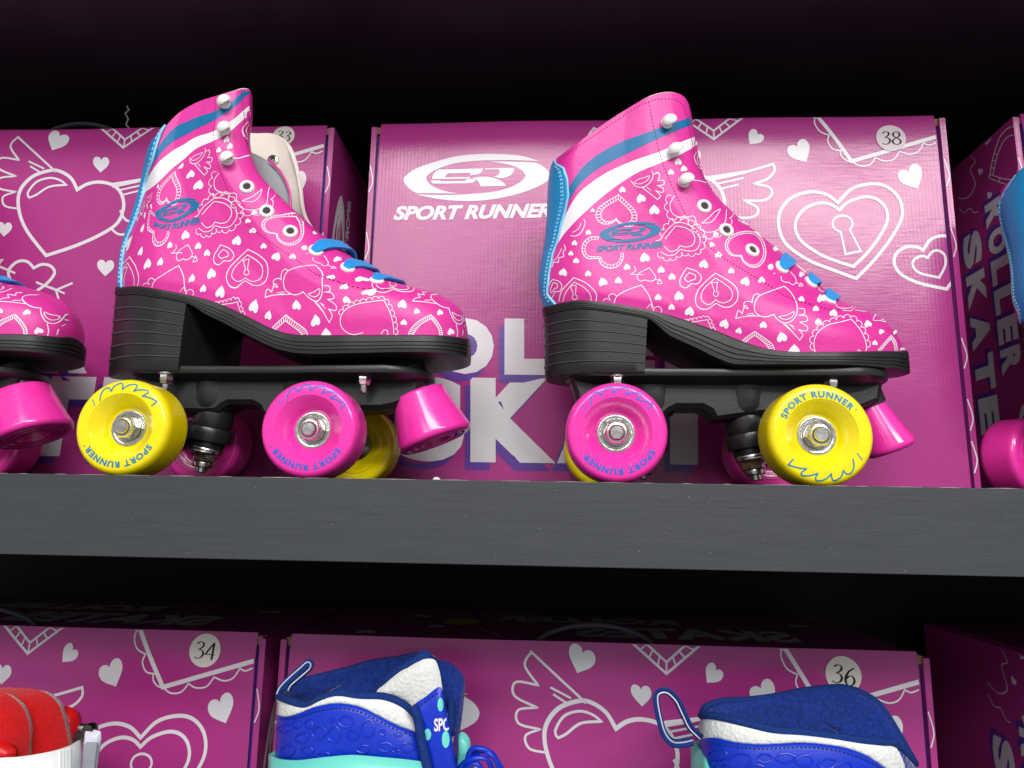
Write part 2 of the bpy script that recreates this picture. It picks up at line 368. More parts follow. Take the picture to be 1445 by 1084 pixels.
# ------------------------------------------------------------------ boxes
YB = .148
pTL, pTR = U(537,174.5,YB), U(1320,159.5,YB)
BX0, BX1 = pTL.x, pTR.x; BW = BX1-BX0; BH = U(930,167,YB).z; BD = .185
ZL_TOP = U(870,908.5,YB).z; ZLB = ZL_TOP-BH
X33 = U(460,175,YB).x-BW; X34 = U(362,894,YB).x-BW; X36 = U(1296,919,YB).x-BW
def bulge(u, v):                       # gentle waviness of the front card, metres towards the viewer
    e = max(0, (v-(BH-.03))/.03)
    return .0012*math.sin(u*9+1)*math.sin(v*7+.6)+.0007*math.sin(u*31+v*13)-.0026*e*e
def box_art():
    """front print in panel coordinates (u right, v up, metres)"""
    W_, P_ = 'card_white', 'card_purple'; out = Art()
    def emit(A, x0, z0):
        for V, Fs, m in A:
            Q = []
            for p in V:
                q = U(p[0], p[1], YB); Q.append(np.array((q.x-x0, q.z-z0)))
            out.append((Q, Fs, m))
    # --- traced on the middle box of the upper shelf
    A = Art(); t = Z(1040,150,4.014)
    for x, y, w, r in ((100,182,92,38),(358,262,132,-30),(995,402,142,-28)): smallheart(A, *t((x,y)), w/4.014, r, W_)
    lw = 5
    A.stroke(dense(zz(t, [(452,36),(650,312),(1130,172)]), 4), 5.4, W_)
    for p in ([(452,52),(442,85),(470,140),(525,165)], [(525,163),(515,200),(545,245),(598,252)], [(585,250),(590,280),(615,305),(655,318)],
              [(655,316),(700,338),(755,330),(788,290)], [(788,290),(830,308),(890,300),(925,253)], [(925,255),(980,270),(1030,255),(1062,205)], [(1058,207),(1090,220),(1130,205)],
              [(405,38),(430,52),(452,60)]):
        A.stroke(cat(zz(t, p)), 1.9, W_)
    A.stroke(cat(zz(t, [(572,548,1),(500,500),(400,490),(290,535),(235,640),(270,770),(400,870),(560,935),(675,978,1),(780,870),(880,740),(938,620),(920,520),(850,455),(760,440),(650,470)]), True), 4.6, W_, True)
    A.stroke(cat(zz(t, [(580,590,1),(530,558),(460,552),(375,590),(330,670),(360,760),(470,840),(580,885),(660,910,1),(740,830),(815,730),(855,640),(840,570),(790,525),(720,515),(630,545)]), True), 4.4, W_, True)
    kh = [(588,712),(560,700),(542,672),(552,640),(580,624),(615,625),(648,645),(655,680),(640,705)]
    A.stroke(cat(zz(t, [(588,714,1),(556,698),(541,668),(556,635),(598,621),(640,635),(656,668),(640,702,1),(702,822,1),(616,840,1)]), True), 3.0, W_, True)
    A.stroke(cat(zz(t, [(1058,815,1),(1025,797),(960,797),(905,835),(893,890),(930,950),(1030,1000),(1192,1035,1),(1290,900),(1290,790),(1200,735),(1110,748)]), True), 4.6, W_, True)
    A.stroke(cat(zz(t, [(1085,858,1),(1050,848),(1005,870),(1000,905),(1040,945),(1150,970,1),(1185,900),(1180,840),(1140,815),(1105,828)]), True), 3.6, W_, True)
    A.stroke(cat(zz(t, [(-160,420),(0,388),(110,358),(205,330,1),(212,370),(170,415),(95,441,1),(180,460),(198,500),(150,535),(40,535,1),(115,575),(112,615),(60,633),(-40,620),(-90,560)])), 3.4, W_)
    A.stroke(cat(zz(t, [(-110,440),(40,408)])), 2.6, W_); A.stroke(cat(zz(t, [(-95,470),(10,445)])), 2.6, W_)
    t = Z(740,110,2.58)
    A.stroke(dense(zz(t, [(520,100),(690,224),(870,85)]), 4), 2.9, W_); A.stroke(dense(zz(t, [(560,95),(690,192),(810,95)]), 4), 2.7, W_)
    for k in range(6):
        f = k/6
        for a, b in (((690,224),(690,192)),): pass
        a0 = np.array((690,224))+(np.array((870,85))-np.array((690,224)))*f; b0 = np.array((690,192))+(np.array((810,95))-np.array((690,192)))*f
        A.stroke(zz(t, [tuple(a0), tuple(b0)]), 2.2, W_)
        a0 = np.array((690,224))+(np.array((520,100))-np.array((690,224)))*f; b0 = np.array((690,192))+(np.array((560,95))-np.array((690,192)))*f
        A.stroke(zz(t, [tuple(a0), tuple(b0)]), 2.2, W_)
    A += emblem(W_).xf(lambda p: (545+p[0]/6.02, 205+p[1]/6.02))
    # ROLLER / SKATES in heavy capitals with a purple drop shadow
    r1 = [('R',535,607),('O',616,697),('L',712,774),('L',788,850),('E',862,924),('R',938,1006)]
    r2 = [('S',556,655),('K',664,784),('A',786,908),('T',908,1022),('E',1034,1122),('S',1132,1240)]
    def letters(row, yt, yb, m, dx, dy):
        for ch, x0, x1 in row:
            sl = (x0-680)*.012
            text_quad(A, ch, (x0+dx, yb+dy+sl), (x1-x0, (x1-x0)*.012), (0, yt-yb), m, offset=.075)
    for m, dx, dy in ((P_, -8, 11), (W_, 0, 0)):
        letters(r1, 450, 529, m, dx, dy); letters(r2, 534, 653, m, dx, dy)
    emit(A, BX0, 0)
    # --- traced on the left box
    A = Art(); t = Z(0,170,4.167)
    A.stroke(cat(zz(t, [(452,408,1),(415,340),(350,300),(290,297),(190,335),(120,420),(115,530),(160,650),(272,798,1),(450,735),(600,665),(690,600),(725,510),(710,430),(660,380),(580,363),(510,375)]), True), 4.6, W_, True)
    A.stroke(cat(zz(t, [(175,458,1),(165,430),(215,365),(290,340),(350,352),(388,380,1),(290,392),(215,440)]), True), 2.8, W_, True)
    A.stroke(cat(zz(t, [(660,375,1),(860,345)])), 3.2, W_)
    A.stroke(cat(zz(t, [(650,635,1),(690,668),(740,668),(800,640)])), 3.2, W_)
    smallheart(A, *t((330,120)), 30, 24, W_); smallheart(A, *t((592,260)), 23, 4, W_); smallheart(A, *t((617,867)), 24, 3, W_); smallheart(A, *t((32,645)), 21, 3, W_)
    A.stroke(cat(zz(t, [(215,1010),(280,960),(322,900),(300,860),(250,850),(202,872,1),(165,835),(110,835),(62,880),(62,930),(110,990)])), 4, W_)
    A.stroke(zz(t, [(-30,850),(95,903)]), 3, W_)
    A.stroke(zz(t, [(-10,862),(22,825),(-30,830)]), 2.4, W_)
    A.stroke(zz(t, [(215,955),(330,1000),(425,958)]), 3, W_); A.stroke(zz(t, [(330,1000),(347,1062)]), 3, W_); A.stroke(zz(t, [(300,985),(380,1020)]), 2.6, W_)
    emit(A, X33, 0)
    # --- traced on the middle box of the lower shelf
    A = Art(); t = Z(360,780,2.58)
    A.stroke(cat(zz(t, [(1205,548,1),(1105,455),(1005,362,1),(982,410),(1030,482,1),(950,470),(945,520),(1027,563,1),(958,572),(960,620),(1037,642,1),(985,665),(1000,712),(1070,728,1)])), 3.4, W_)
    A.stroke(zz(t, [(1075,490),(1150,530)]), 3, W_); A.stroke(zz(t, [(1085,515),(1135,548)]), 3, W_)
    emit(A, X36, ZLB)
    return out
ART_BOX = box_art()
SIDE_L = Art(); SIDE_R = Art(); TOP_A = Art()
def side_art():
    # left side panel seen on the box at the right end of the upper shelf: coordinates (depth, height)
    A = Art(); x = XR
    def emit(A, out):
        for V, Fs, m in A:
            Q = []
            for p in V:
                q = Ux(p[0], p[1], x-.0045); Q.append(np.array((q.y-YB, q.z)))
            out.append((Q, Fs, m))
    t = Z(1320,150,3.872)
    A.stroke(dense(cat(zz(t, [(265,395,1),(290,270),(330,160),(390,112),(430,130),(460,180),(470,300),(440,420),(370,432),(265,395,1)])), 4), 1.2, 'card_white')
    A.stroke(dense(cat(zz(t, [(285,380,1),(310,270),(350,185),(395,160),(420,190),(425,280),(410,390),(350,400),(285,380,1)])), 4), 1.2, 'card_white')
    for a, b in (((276,340),(296,340)),((284,300),(304,300)),((292,262),(312,268)),((270,378),(290,372)),((320,412),(325,395))): A.stroke(zz(t, [a, b]), 1.2, 'card_white')
    for X, Y, w in ((255,185,40),(218,360,24),(267,490,26)): A.fill(heart(*t((X,Y)), w/3.87, w*1.6/3.87, 10, 6), 'card_white')
    A.stroke(cat(zz(t, [(140,260),(190,300),(165,350),(190,430),(150,500),(100,505)])), 1, 'card_white')
    A.stroke(cat(zz(t, [(105,560),(130,585),(160,560),(185,585),(205,575)])), 1, 'card_white')
    emit(A, SIDE_L)
    # the two lines of lettering run downwards; (depth, height) boxes
    for row, d0, d1, z0, z1 in (('ROLLER', .023, .049, U(1395,274,YB+.024).z, U(1416,530,YB+.024).z), ('SKATES', .059, .087, U(1366,318,YB+.054).z, U(1372,682,YB+.054).z)):
        n = len(row); st = (z0-z1)/n
        for m, off in (('card_purple', .006), ('card_white', 0)):
            for i, ch in enumerate(row):
                za = z0-i*st
                text_quad(SIDE_L, ch, (d1+off*.6, za+off*.7), (0, -st*.84), (d0-d1, 0), m, offset=.06)
    E1 = emblem('card_white')
    SIDE_L.extend(E1.xf(lambda p: (.022-(p[1]-400)/1300*.06, .078-(p[0]-60)/1300*.055)))
    # right side panel: emblem up the panel near the front, lettering behind it
    SIDE_R.extend(E1.xf(lambda p: (.031+(p[1]-300)/1300*.11, BH-.045-(p[0]-60)/1300*.115)))
    for row, d0, d1, z0, z1 in (('SKATES', .082, .112, .235, .03), ('ROLLER', .122, .152, .235, .06)):
        n = len(row); st = (z0-z1)/n
        for i, ch in enumerate(row): text_quad(SIDE_R, ch, (d0, z0-i*st), (0, -st*.9), (d1-d0, 0), 'card_purple', offset=.07)
    for y, z, w in ((.02,.1,.02),(.05,.06,.016),(.03,.24,.012)): SIDE_R.fill(heart(y, z, w, w, 180, 6), 'card_white')
    # lid: lettering reads from the back
    for body, u0, u1, d0, d1 in (('ROLLER', .30, .13, .112, .145), ('SKATES', .385, .205, .035, .092)):
        text_quad(TOP_A, body, (u0+.012, d0), (u1-u0, 0), (0, d1-d0), 'card_white', offset=.05)
    TOP_A.fill([(.118+.016*math.cos(q), .10+.02*math.sin(q)) for q in [2*PI*i/24 for i in range(24)]], 'card_yellow')
    TOP_A.stroke(cat([(.13,.085),(.15,.04),(.16,.02)], step=.004), .0012, 'card_white')
    TOP_A.stroke(cat([(.14,.12),(.16,.15),(.185,.12),(.17,.09)], step=.004), .0014, 'card_white')
    for u, d, w in ((.10,.07,.014),(.075,.13,.018),(.42,.13,.02),(.05,.03,.016)): TOP_A.fill(heart(u, d, w, w, 0, 6), 'card_white')
XR = U(1428,153,YB).x      # left edge of the front of the box at the right end
side_art()

def clipart(A, W, H):
    """drop what lies outside the panel and pull the border in"""
    out = []
    for V, Fs, m in A:
        Fk = []
        for f in Fs:
            if any(0 < V[i][0] < W and 0 < V[i][1] < H for i in f): Fk.append(f)
        if not Fk: continue
        V = [np.array((min(W, max(0, v[0])), min(H, max(0, v[1])))) for v in V]
        out.append((V, Fk, m))
    return out
def box_meshes():
    g = {}
    # front panel: thin card slab with rolled top edge
    mb = MB(); nu, nv = 60, 44; V = []; Fs = []
    for j in range(nv+1):
        for i in range(nu+1):
            u = BW*i/nu; v = BH*(1-(1-j/nv)**1.6); V.append((u, -bulge(u, v), v))
    for j in range(nv):
        for i in range(nu):
            a = j*(nu+1)+i; Fs.append((a, a+1, a+nu+2, a+nu+1))
    mb.add(V, Fs, 'card')
    top = [nv*(nu+1)+i for i in range(nu+1)]; b = len(V)
    V2 = [(V[k][0], .0045, BH-.0006) for k in top]
    base = len(mb.v); mb.v += V2; k0 = mb.slot('card')
    for i in range(nu): mb.f.append([top[i], top[i+1], base+i+1, base+i]); mb.m.append(k0)
    for x in (0, BW):
        idx = [j*(nu+1)+(0 if x == 0 else nu) for j in range(nv+1)]; base = len(mb.v)
        mb.v += [(x, .0045, V[k][2]) for k in idx]; kk = mb.slot('card_purple')
        for j in range(nv):
            q = [idx[j], idx[j+1], base+j+1, base+j]; mb.f.append(q[::-1] if x else q); mb.m.append(kk)
    for n_, (P, Fk, m) in enumerate(clipart(ART_BOX, BW, BH-.0005)):
        off = .00012+(n_ % 14)*.00001+(.0001 if m == 'card_white' else 0)
        mb.add([(p[0], -bulge(p[0], p[1])-off, p[1]) for p in P], orient([(p[0], p[1]) for p in P], Fk), m)
    g['front'] = mb
    e = .0075; th = .0042
    for side in (-1, 1):
        mb = MB(); x0 = -e if side < 0 else BW+.003; x1 = -.003 if side < 0 else BW+e
        box_geo(mb, (x0, .0005, 0), (x1, BD, BH-.004), 'card')
        A = SIDE_L if side < 0 else SIDE_R; xx = x0-.0001 if side < 0 else x1+.0001
        for n_, (P, Fk, m) in enumerate(clipart(A, BD-.002, BH-.006)):
            o2 = (n_ % 10)*.00001+(.0001 if m == 'card_white' else 0)
            F2 = orient([(p[0], p[1]) for p in P], Fk)
            if side < 0: F2 = [f[::-1] for f in F2]
            mb.add([(xx+side*o2, p[0], p[1]) for p in P], F2, m)
        # narrow print on the front edge of the side wall
        A2 = Art(); xm = (x0+x1)/2
        for zc in (.03,.062,.11,.2,.26): A2.stroke(cat([(x0+.0005,zc-.012),(x1-.0012,zc-.002),(x0+.0006,zc+.012)], step=.0006), .0009, 'card_white')
        for P, Fk, m in A2: mb.add([(p[0], .0003, p[1]) for p in P], orient([(p[0], p[1]) for p in P], Fk), m)
        g['side%d' % side] = mb
    mb = MB(); box_geo(mb, (-.0026, .0046, BH-.0075), (BW+.0026, BD, BH-.0022), 'card')
    for n_, (P, Fk, m) in enumerate(clipart([([p+np.array((0,.0)) for p in V], Fs, m) for V, Fs, m in TOP_A], BW, BD-.01)):
        mb.add([(p[0], .006+p[1], BH-.0021+(n_ % 5)*.00001) for p in P], orient([(p[0], p[1]) for p in P], Fk), m)
    g['lid'] = mb
    mb = MB(); box_geo(mb, (-.0029, .006, .0), (BW+.0029, BD-.001, BH-.009), 'card_purple'); g['inner'] = mb
    mb = MB()
    tube(mb, [(BW*.405, .016, BH-.002)]+[(BW*(.41+.18*k/16), .018-.004*math.sin(PI*k/16), BH-.001+.0125*math.sin(PI*k/16)**.7) for k in range(1,16)]+[(BW*.595, .016, BH-.002)], .0032, 'handle', 10, flat=.55)
    g['handle'] = mb
    return g
def orient(P, Fs):
    out = []
    for f in Fs:
        a, b, c = P[f[0]], P[f[1]], P[f[2]]
        s = (b[0]-a[0])*(c[1]-a[1])-(b[1]-a[1])*(c[0]-a[0])
        out.append(tuple(f) if s > 0 else tuple(f)[::-1])
    return out
BG = box_meshes()
def first_box():
    r = empty('cardboard_box', (0,0,0))
    BG['front'].build('front_panel', r, angle=30)
    for s in (-1, 1): BG['side%d' % s].build('side_panel', r, smooth=False, bevel=.0012)
    BG['lid'].build('lid', r, smooth=False); BG['inner'].build('inner_carton', r, smooth=False)
    BG['handle'].build('carry_handle', r)
    for x in (-.0015, BW+.0015):
        mb = MB(); box_geo(mb, (x-.0028, .0032, BH-.009), (x+.0028, .012, BH-.0028), 'card_edge'); mb.build('torn_corner', r, smooth=False, bevel=.0008)
    return r
proto = first_box(); boxes = []
G_U, G_L = 'roller skate boxes on the upper shelf', 'roller skate boxes on the lower shelf'
specs = [((BX0, YB, 0.0003), 'magenta cardboard box with oval white logo, size 38 sticker at its upper right', G_U),
         ((X33, YB, 0.0003), 'magenta cardboard box with size 33 sticker half hidden behind the open boot', G_U),
         ((XR+.0075, YB, 0.0003), 'magenta cardboard box at right end of upper shelf showing its lettered side', G_U),
         ((X36, YB, ZLB), 'magenta cardboard box with size 36 sticker behind the blue inline skates', G_L),
         ((X34, YB, ZLB), 'magenta cardboard box with size 34 sticker behind the red lined skate', G_L),
         ((U(1502,930,YB).x, YB, ZLB), 'magenta cardboard box at lower right corner showing its dark lettered side', G_L)]
for k, (loc, lab, grp) in enumerate(specs):
    b = proto if k == 0 else copy_tree(proto)
    b.location = loc; b['label'] = lab; b['category'] = 'box'; b['group'] = grp; boxes.append(b)

def digits(A, num, p0, h, m):          # thin book numerals drawn with swelling strokes
    G = {'3': [[(.08,.16),(.25,.03),(.45,.08),(.48,.25),(.3,.43),(.2,.47)],[(.2,.47),(.42,.5),(.55,.68),(.45,.9),(.22,.99),(.04,.92)]],
         '8': [[(.3,.48),(.12,.35),(.1,.15),(.3,.02),(.5,.13),(.48,.34),(.3,.48),(.1,.62),(.04,.82),(.28,.99),(.54,.86),(.52,.64),(.3,.48)]],
         '4': [[(.46,1.0),(.46,.5),(.46,.02,1),(.2,.4),(.02,.7,1),(.3,.7),(.62,.7)]],
         '6': [[(.48,.04),(.22,.25),(.07,.6),(.12,.88),(.3,.99),(.5,.88),(.55,.68),(.42,.48),(.22,.52),(.09,.68)]]}
    x = 0
    for ch in num:
        for P in G[ch]:
            Q = cat([((p0[0]+(x+p[0])*h), (p0[1]-p[1]*h))+tuple(p[2:]) for p in P], step=h*.05)
            w = []
            for i in range(len(Q)):
                a, b = Q[max(0, i-1)], Q[min(len(Q)-1, i+1)]; d = np.array(b)-np.array(a); l = np.hypot(*d)+1e-9
                w.append(h*(.045+.085*abs(d[1]/l)**2))
            A.stroke(Q, w, m)
        x += .68
def sticker(box, num, px, py, r_px, m='sticker', tilt=0):
    c = U(px, py, YB); r = r_px/F*.575; o = box.location
    mb = MB(); n = 40; A = Art()
    V = [(c.x+r*math.cos(2*PI*k/n), 0, c.z+r*math.sin(2*PI*k/n)) for k in range(n)]
    yo = lambda x, z, d: YB-bulge(x-o.x, z-o.z)-.0006-d
    cc = [(c.x, 0, c.z)]
    ring = [(c.x+r*.6*math.cos(2*PI*k/n), 0, c.z+r*.6*math.sin(2*PI*k/n)) for k in range(n)]
    P = [(x, yo(x, z, 0), z) for x, _, z in V+ring+cc]
    mb.add(P, [(k, (k+1) % n, n+(k+1) % n, n+k) for k in range(n)]+[(n+k, n+(k+1) % n, 2*n) for k in range(n)], m)
    h = r*1.02; digits(A, num, (-h*.62, h*.5), h, 'ink'); a = math.radians(tilt)
    for k, (P, Fk, mm) in enumerate(A):
        Q = [(p[0]*math.cos(a)-p[1]*math.sin(a)+c.x, p[0]*math.sin(a)+p[1]*math.cos(a)+c.z) for p in P]
        mb.add([(x, yo(x, z, .0001+k*.00002), z) for x, z in Q], orient(Q, Fk), mm)
    mb.build('size_sticker', box, o)
sticker(boxes[0], '38', 1258, 194, 21, 'sticker_grey', -2)
sticker(boxes[1], '33', 399, 190.5, 17.5, 'sticker', -8)
sticker(boxes[3], '36', 1191, 953, 22.5, 'sticker', -10)
sticker(boxes[4], '34', 288, 918.5, 21.5, 'sticker', -4)

# tag string standing on the left box
mb = MB(); q = [U(a, b, YB+.012) for a, b in ((184,183),(178,176),(181,168),(177,160),(182,155),(179,150))]
tube(mb, q, [.0007]*6, 'thread_white', 6)
o = mb.build('tag_string', None); o['label'] = 'short white string end sticking up at the top edge of the left box'; o['category'] = 'string'
mb = MB(); c = U(615,677.6,-.0012); lathe(mb, [(.0001,.0016),(.0014,.0013),(.0021,.0006),(.0023,0)], (c.x, .0008, .0003), (0,0,1), 'sticker', 12)
o = mb.build('paper_scrap', None); o['label'] = 'tiny white paper crumb on the front edge of the charcoal shelf board'; o['category'] = 'crumb'
# ------------------------------------------------------------------ roller skates
YC = .0715; YF = .0075                   # middle plane of a skate, outer face of its near wheels
WR = .0300
def sm(a, b, x): t = min(1, max(0, (x-a)/(b-a))); return t*t*(3-2*t)
def interp(x, X, Y): return float(np.interp(x, X, Y))
class Upper:
    """boot upper: a patch between four traced edges, rounded across"""
    def __init__(s, t, heel, collar, front, bottom, far=None, vopen=.52, farfloor=None, cap=.2):
        s.cap = cap
        s.vopen = vopen; s.O = None; s.farfloor = farfloor
        s.sides = {}
        for side, tr in ((-1, (heel, collar, front)), (1, far or (heel, collar, front))):
            h, c, f = tr; n = 160
            H = resamp(cat(zz(t, h)), n, False); T = resamp(cat(zz(t, c)), n, False); Fr = resamp(cat(zz(t, f)), n, False); B = resamp(cat(zz(t, bottom)), n, False)
            g = lambda p, y: np.array((lambda q: (q.x, q.z))(U(p[0], p[1], y)))
            k = [i/(n-1) for i in range(n)]
            if side > 0 and far is None: s.sides[1] = s.sides[-1]; continue
            y = lambda ss, v: YC+side*s.w(ss, v, side)
            Hc = [g(p, YC) for p in H]; Bc = [g(p, YC-s.w(q, 0)) for p, q in zip(B, k)]
            Fc = [g(p, y(1, q)) for p, q in zip(Fr, k)]
            if far and side > 0: Bc = s.sides[-1][0]
            Tc = [g(p, y(q, 1)) for p, q in zip(T, k)]
            Bc[0] = Hc[0]; Bc[-1] = Fc[0]; Tc[0] = Hc[-1]; Tc[-1] = Fc[-1]
            s.sides[side] = tuple(np.array(a) for a in (Bc, Tc, Hc, Fc))
    def w(s, q, v, side=-1):
        base = interp(q, (0,.12,.3,.5,.66,.82,1), (.031,.0315,.0305,.033,.0375,.0375,.034))
        base *= 1-.1*sm(0, .5, v)+.06*sm(.6, 1, v)
        base *= .95+.05*sm(0, .06, v)
        ch = math.sqrt(max(0, 1-(1-min(q/s.cap, 1))**2))
        a = .2+.22*sm(0, .35, v); tt = max(0, (q-(1-a))/a)
        fl = (.34 if side < 0 or s.farfloor is None else s.farfloor)*sm(s.vopen-.12, s.vopen+.16, v)
        ct = max(0, 1-tt**2.3)**(1/2.3); ct = fl+(1-fl)*ct
        return base*ch*ct
    def P(s, q, v, side=-1):
        B, T, H, Fr = s.sides[side]; n = len(B)-1
        def ev(C, t):
            t = min(1, max(0, t))*n; i = min(n-1, int(t)); return C[i]+(C[i+1]-C[i])*(t-i)
        xz = (1-v)*ev(B, q)+v*ev(T, q)+(1-q)*ev(H, v)+q*ev(Fr, v)-((1-q)*(1-v)*B[0]+q*(1-v)*B[-1]+(1-q)*v*T[0]+q*v*T[-1])
        return Vector((xz[0], YC+side*s.w(q, v, side), xz[1]))
    def Nn(s, q, v, side=-1):
        e = .006; q0, q1 = max(.004, q-e), min(.996, q+e); v0, v1 = max(0, v-e), min(1, v+e)
        n = (s.P(q1, v, side)-s.P(q0, v, side)).cross(s.P(q, v1, side)-s.P(q, v0, side))*(1 if side < 0 else -1)
        return n.normalized() if n.length > 1e-12 else Vector((0, side, 0))
    def grid(s, side, ns=96, nv=72):
        # denser towards heel and toe
        qs = [.5-.5*math.cos(PI*(i/ns))*.35-.5*(1-2*i/ns)*.65 for i in range(ns+1)]; vs = [j/nv for j in range(nv+1)]
        return qs, vs, [[s.P(q, v, side) for q in qs] for v in vs]
    def bvh(s):
        qs, vs, G = s.grid(-1); V = [p for r in G for p in r]; n = len(qs); Fs = []; s.pv = [(q, v) for v in vs for q in qs]
        for j in range(len(vs)-1):
            for i in range(n-1):
                a = j*n+i; Fs += [(a, a+1, a+n+1), (a, a+n+1, a+n)]
        s.tri = Fs; s.V = V; s.tree = BVHTree.FromPolygons(V, Fs)
    def hit(s, px, py, near=False):
        loc, nr, idx, d = s.tree.ray_cast(CAM, ray(px, py))
        if loc is None:
            if not near: return None
            loc, nr, idx, d = s.tree.find_nearest(U(px, py, YC-.02))
        f = s.tri[idx]; a, b, c = (s.V[k] for k in f)
        v0, v1, v2 = b-a, c-a, loc-a
        d00, d01, d11, d20, d21 = v0.dot(v0), v0.dot(v1), v1.dot(v1), v2.dot(v0), v2.dot(v1); den = d00*d11-d01*d01
        if abs(den) < 1e-20: return s.pv[f[0]]
        y = (d11*d20-d01*d21)/den; z = (d00*d21-d01*d20)/den; x = 1-y-z
        A, B, C = (s.pv[k] for k in f)
        return (A[0]*x+B[0]*y+C[0]*z, A[1]*x+B[1]*y+C[1]*z)
    def dec(s, q, v, off, side=-1): return s.P(q, v, side)+s.Nn(q, v, side)*off
Z3 = Z(740,110,2.5804); Z1 = Z(160,110,2.7788); Z4 = Z(740,420,2.4083); Z2 = Z(80,400,2.3306)
B1 = Z(760,200,4.517); B2 = Z(920,300,5.42); B3 = Z(1080,340,5.705); L5 = Z(480,380,7.225)
UR = Upper(Z3,
    heel=[(78,838),(62,795),(56,740),(64,680),(78,600),(86,500),(90,400),(98,335),(116,295),(130,284)],
    collar=[(130,284),(200,232),(300,160),(400,97),(450,70),(500,55),(540,53),(575,64),(597,92),(606,125)],
    front=[(1379,999),(1376,970),(1350,925),(1310,885),(1250,850),(1180,825),(1120,790),(1060,740),(1000,690),(950,650),(900,605),(830,550),(760,490),(700,430),(660,370),(640,310),(626,230),(606,125)],
    bottom=[(78,838),(130,824),(200,813),(300,822),(400,838),(500,860),(600,890),(700,925),(800,965),(900,993),(1000,1001),(1100,1001),(1200,1000),(1300,998),(1379,999)])
UL = Upper(Z1,
    heel=[(27,826),(30,750),(45,650),(75,560),(105,460),(125,370),(140,290),(158,250),(178,228)],
    collar=[(178,228),(210,185),(260,135),(330,95),(400,72),(470,52),(512,43),(535,47,1),(545,72)],
    front=[(1387,1025),(1387,985),(1370,920),(1320,870),(1230,835),(1120,805),(1040,770),(960,720),(880,660),(800,600),(740,545),(690,500),(650,460),(600,410),(570,370),(546,310),(536,240),(545,170),(545,72)],
    bottom=[(27,826),(90,820),(150,827),(250,845),(340,865),(420,890),(500,925),(560,955),(620,985),(700,1008),(800,1012),(1000,1012),(1200,1012),(1300,1014),(1387,1025)],
    far=([(27,826),(30,750),(45,650),(75,560),(105,460),(125,370),(140,290),(158,250),(178,228)],
         [(178,228),(260,215),(380,215),(480,222),(560,226),(620,226),(665,240),(692,262),(708,292)],
         [(1387,1025),(1387,985),(1370,920),(1320,870),(1230,835),(1120,805),(1040,770),(960,720),(880,660),(815,615),(775,575),(752,520),(742,440),(730,370),(720,330),(708,292)]), farfloor=.8, cap=.12)
UR.bvh(); UL.bvh()

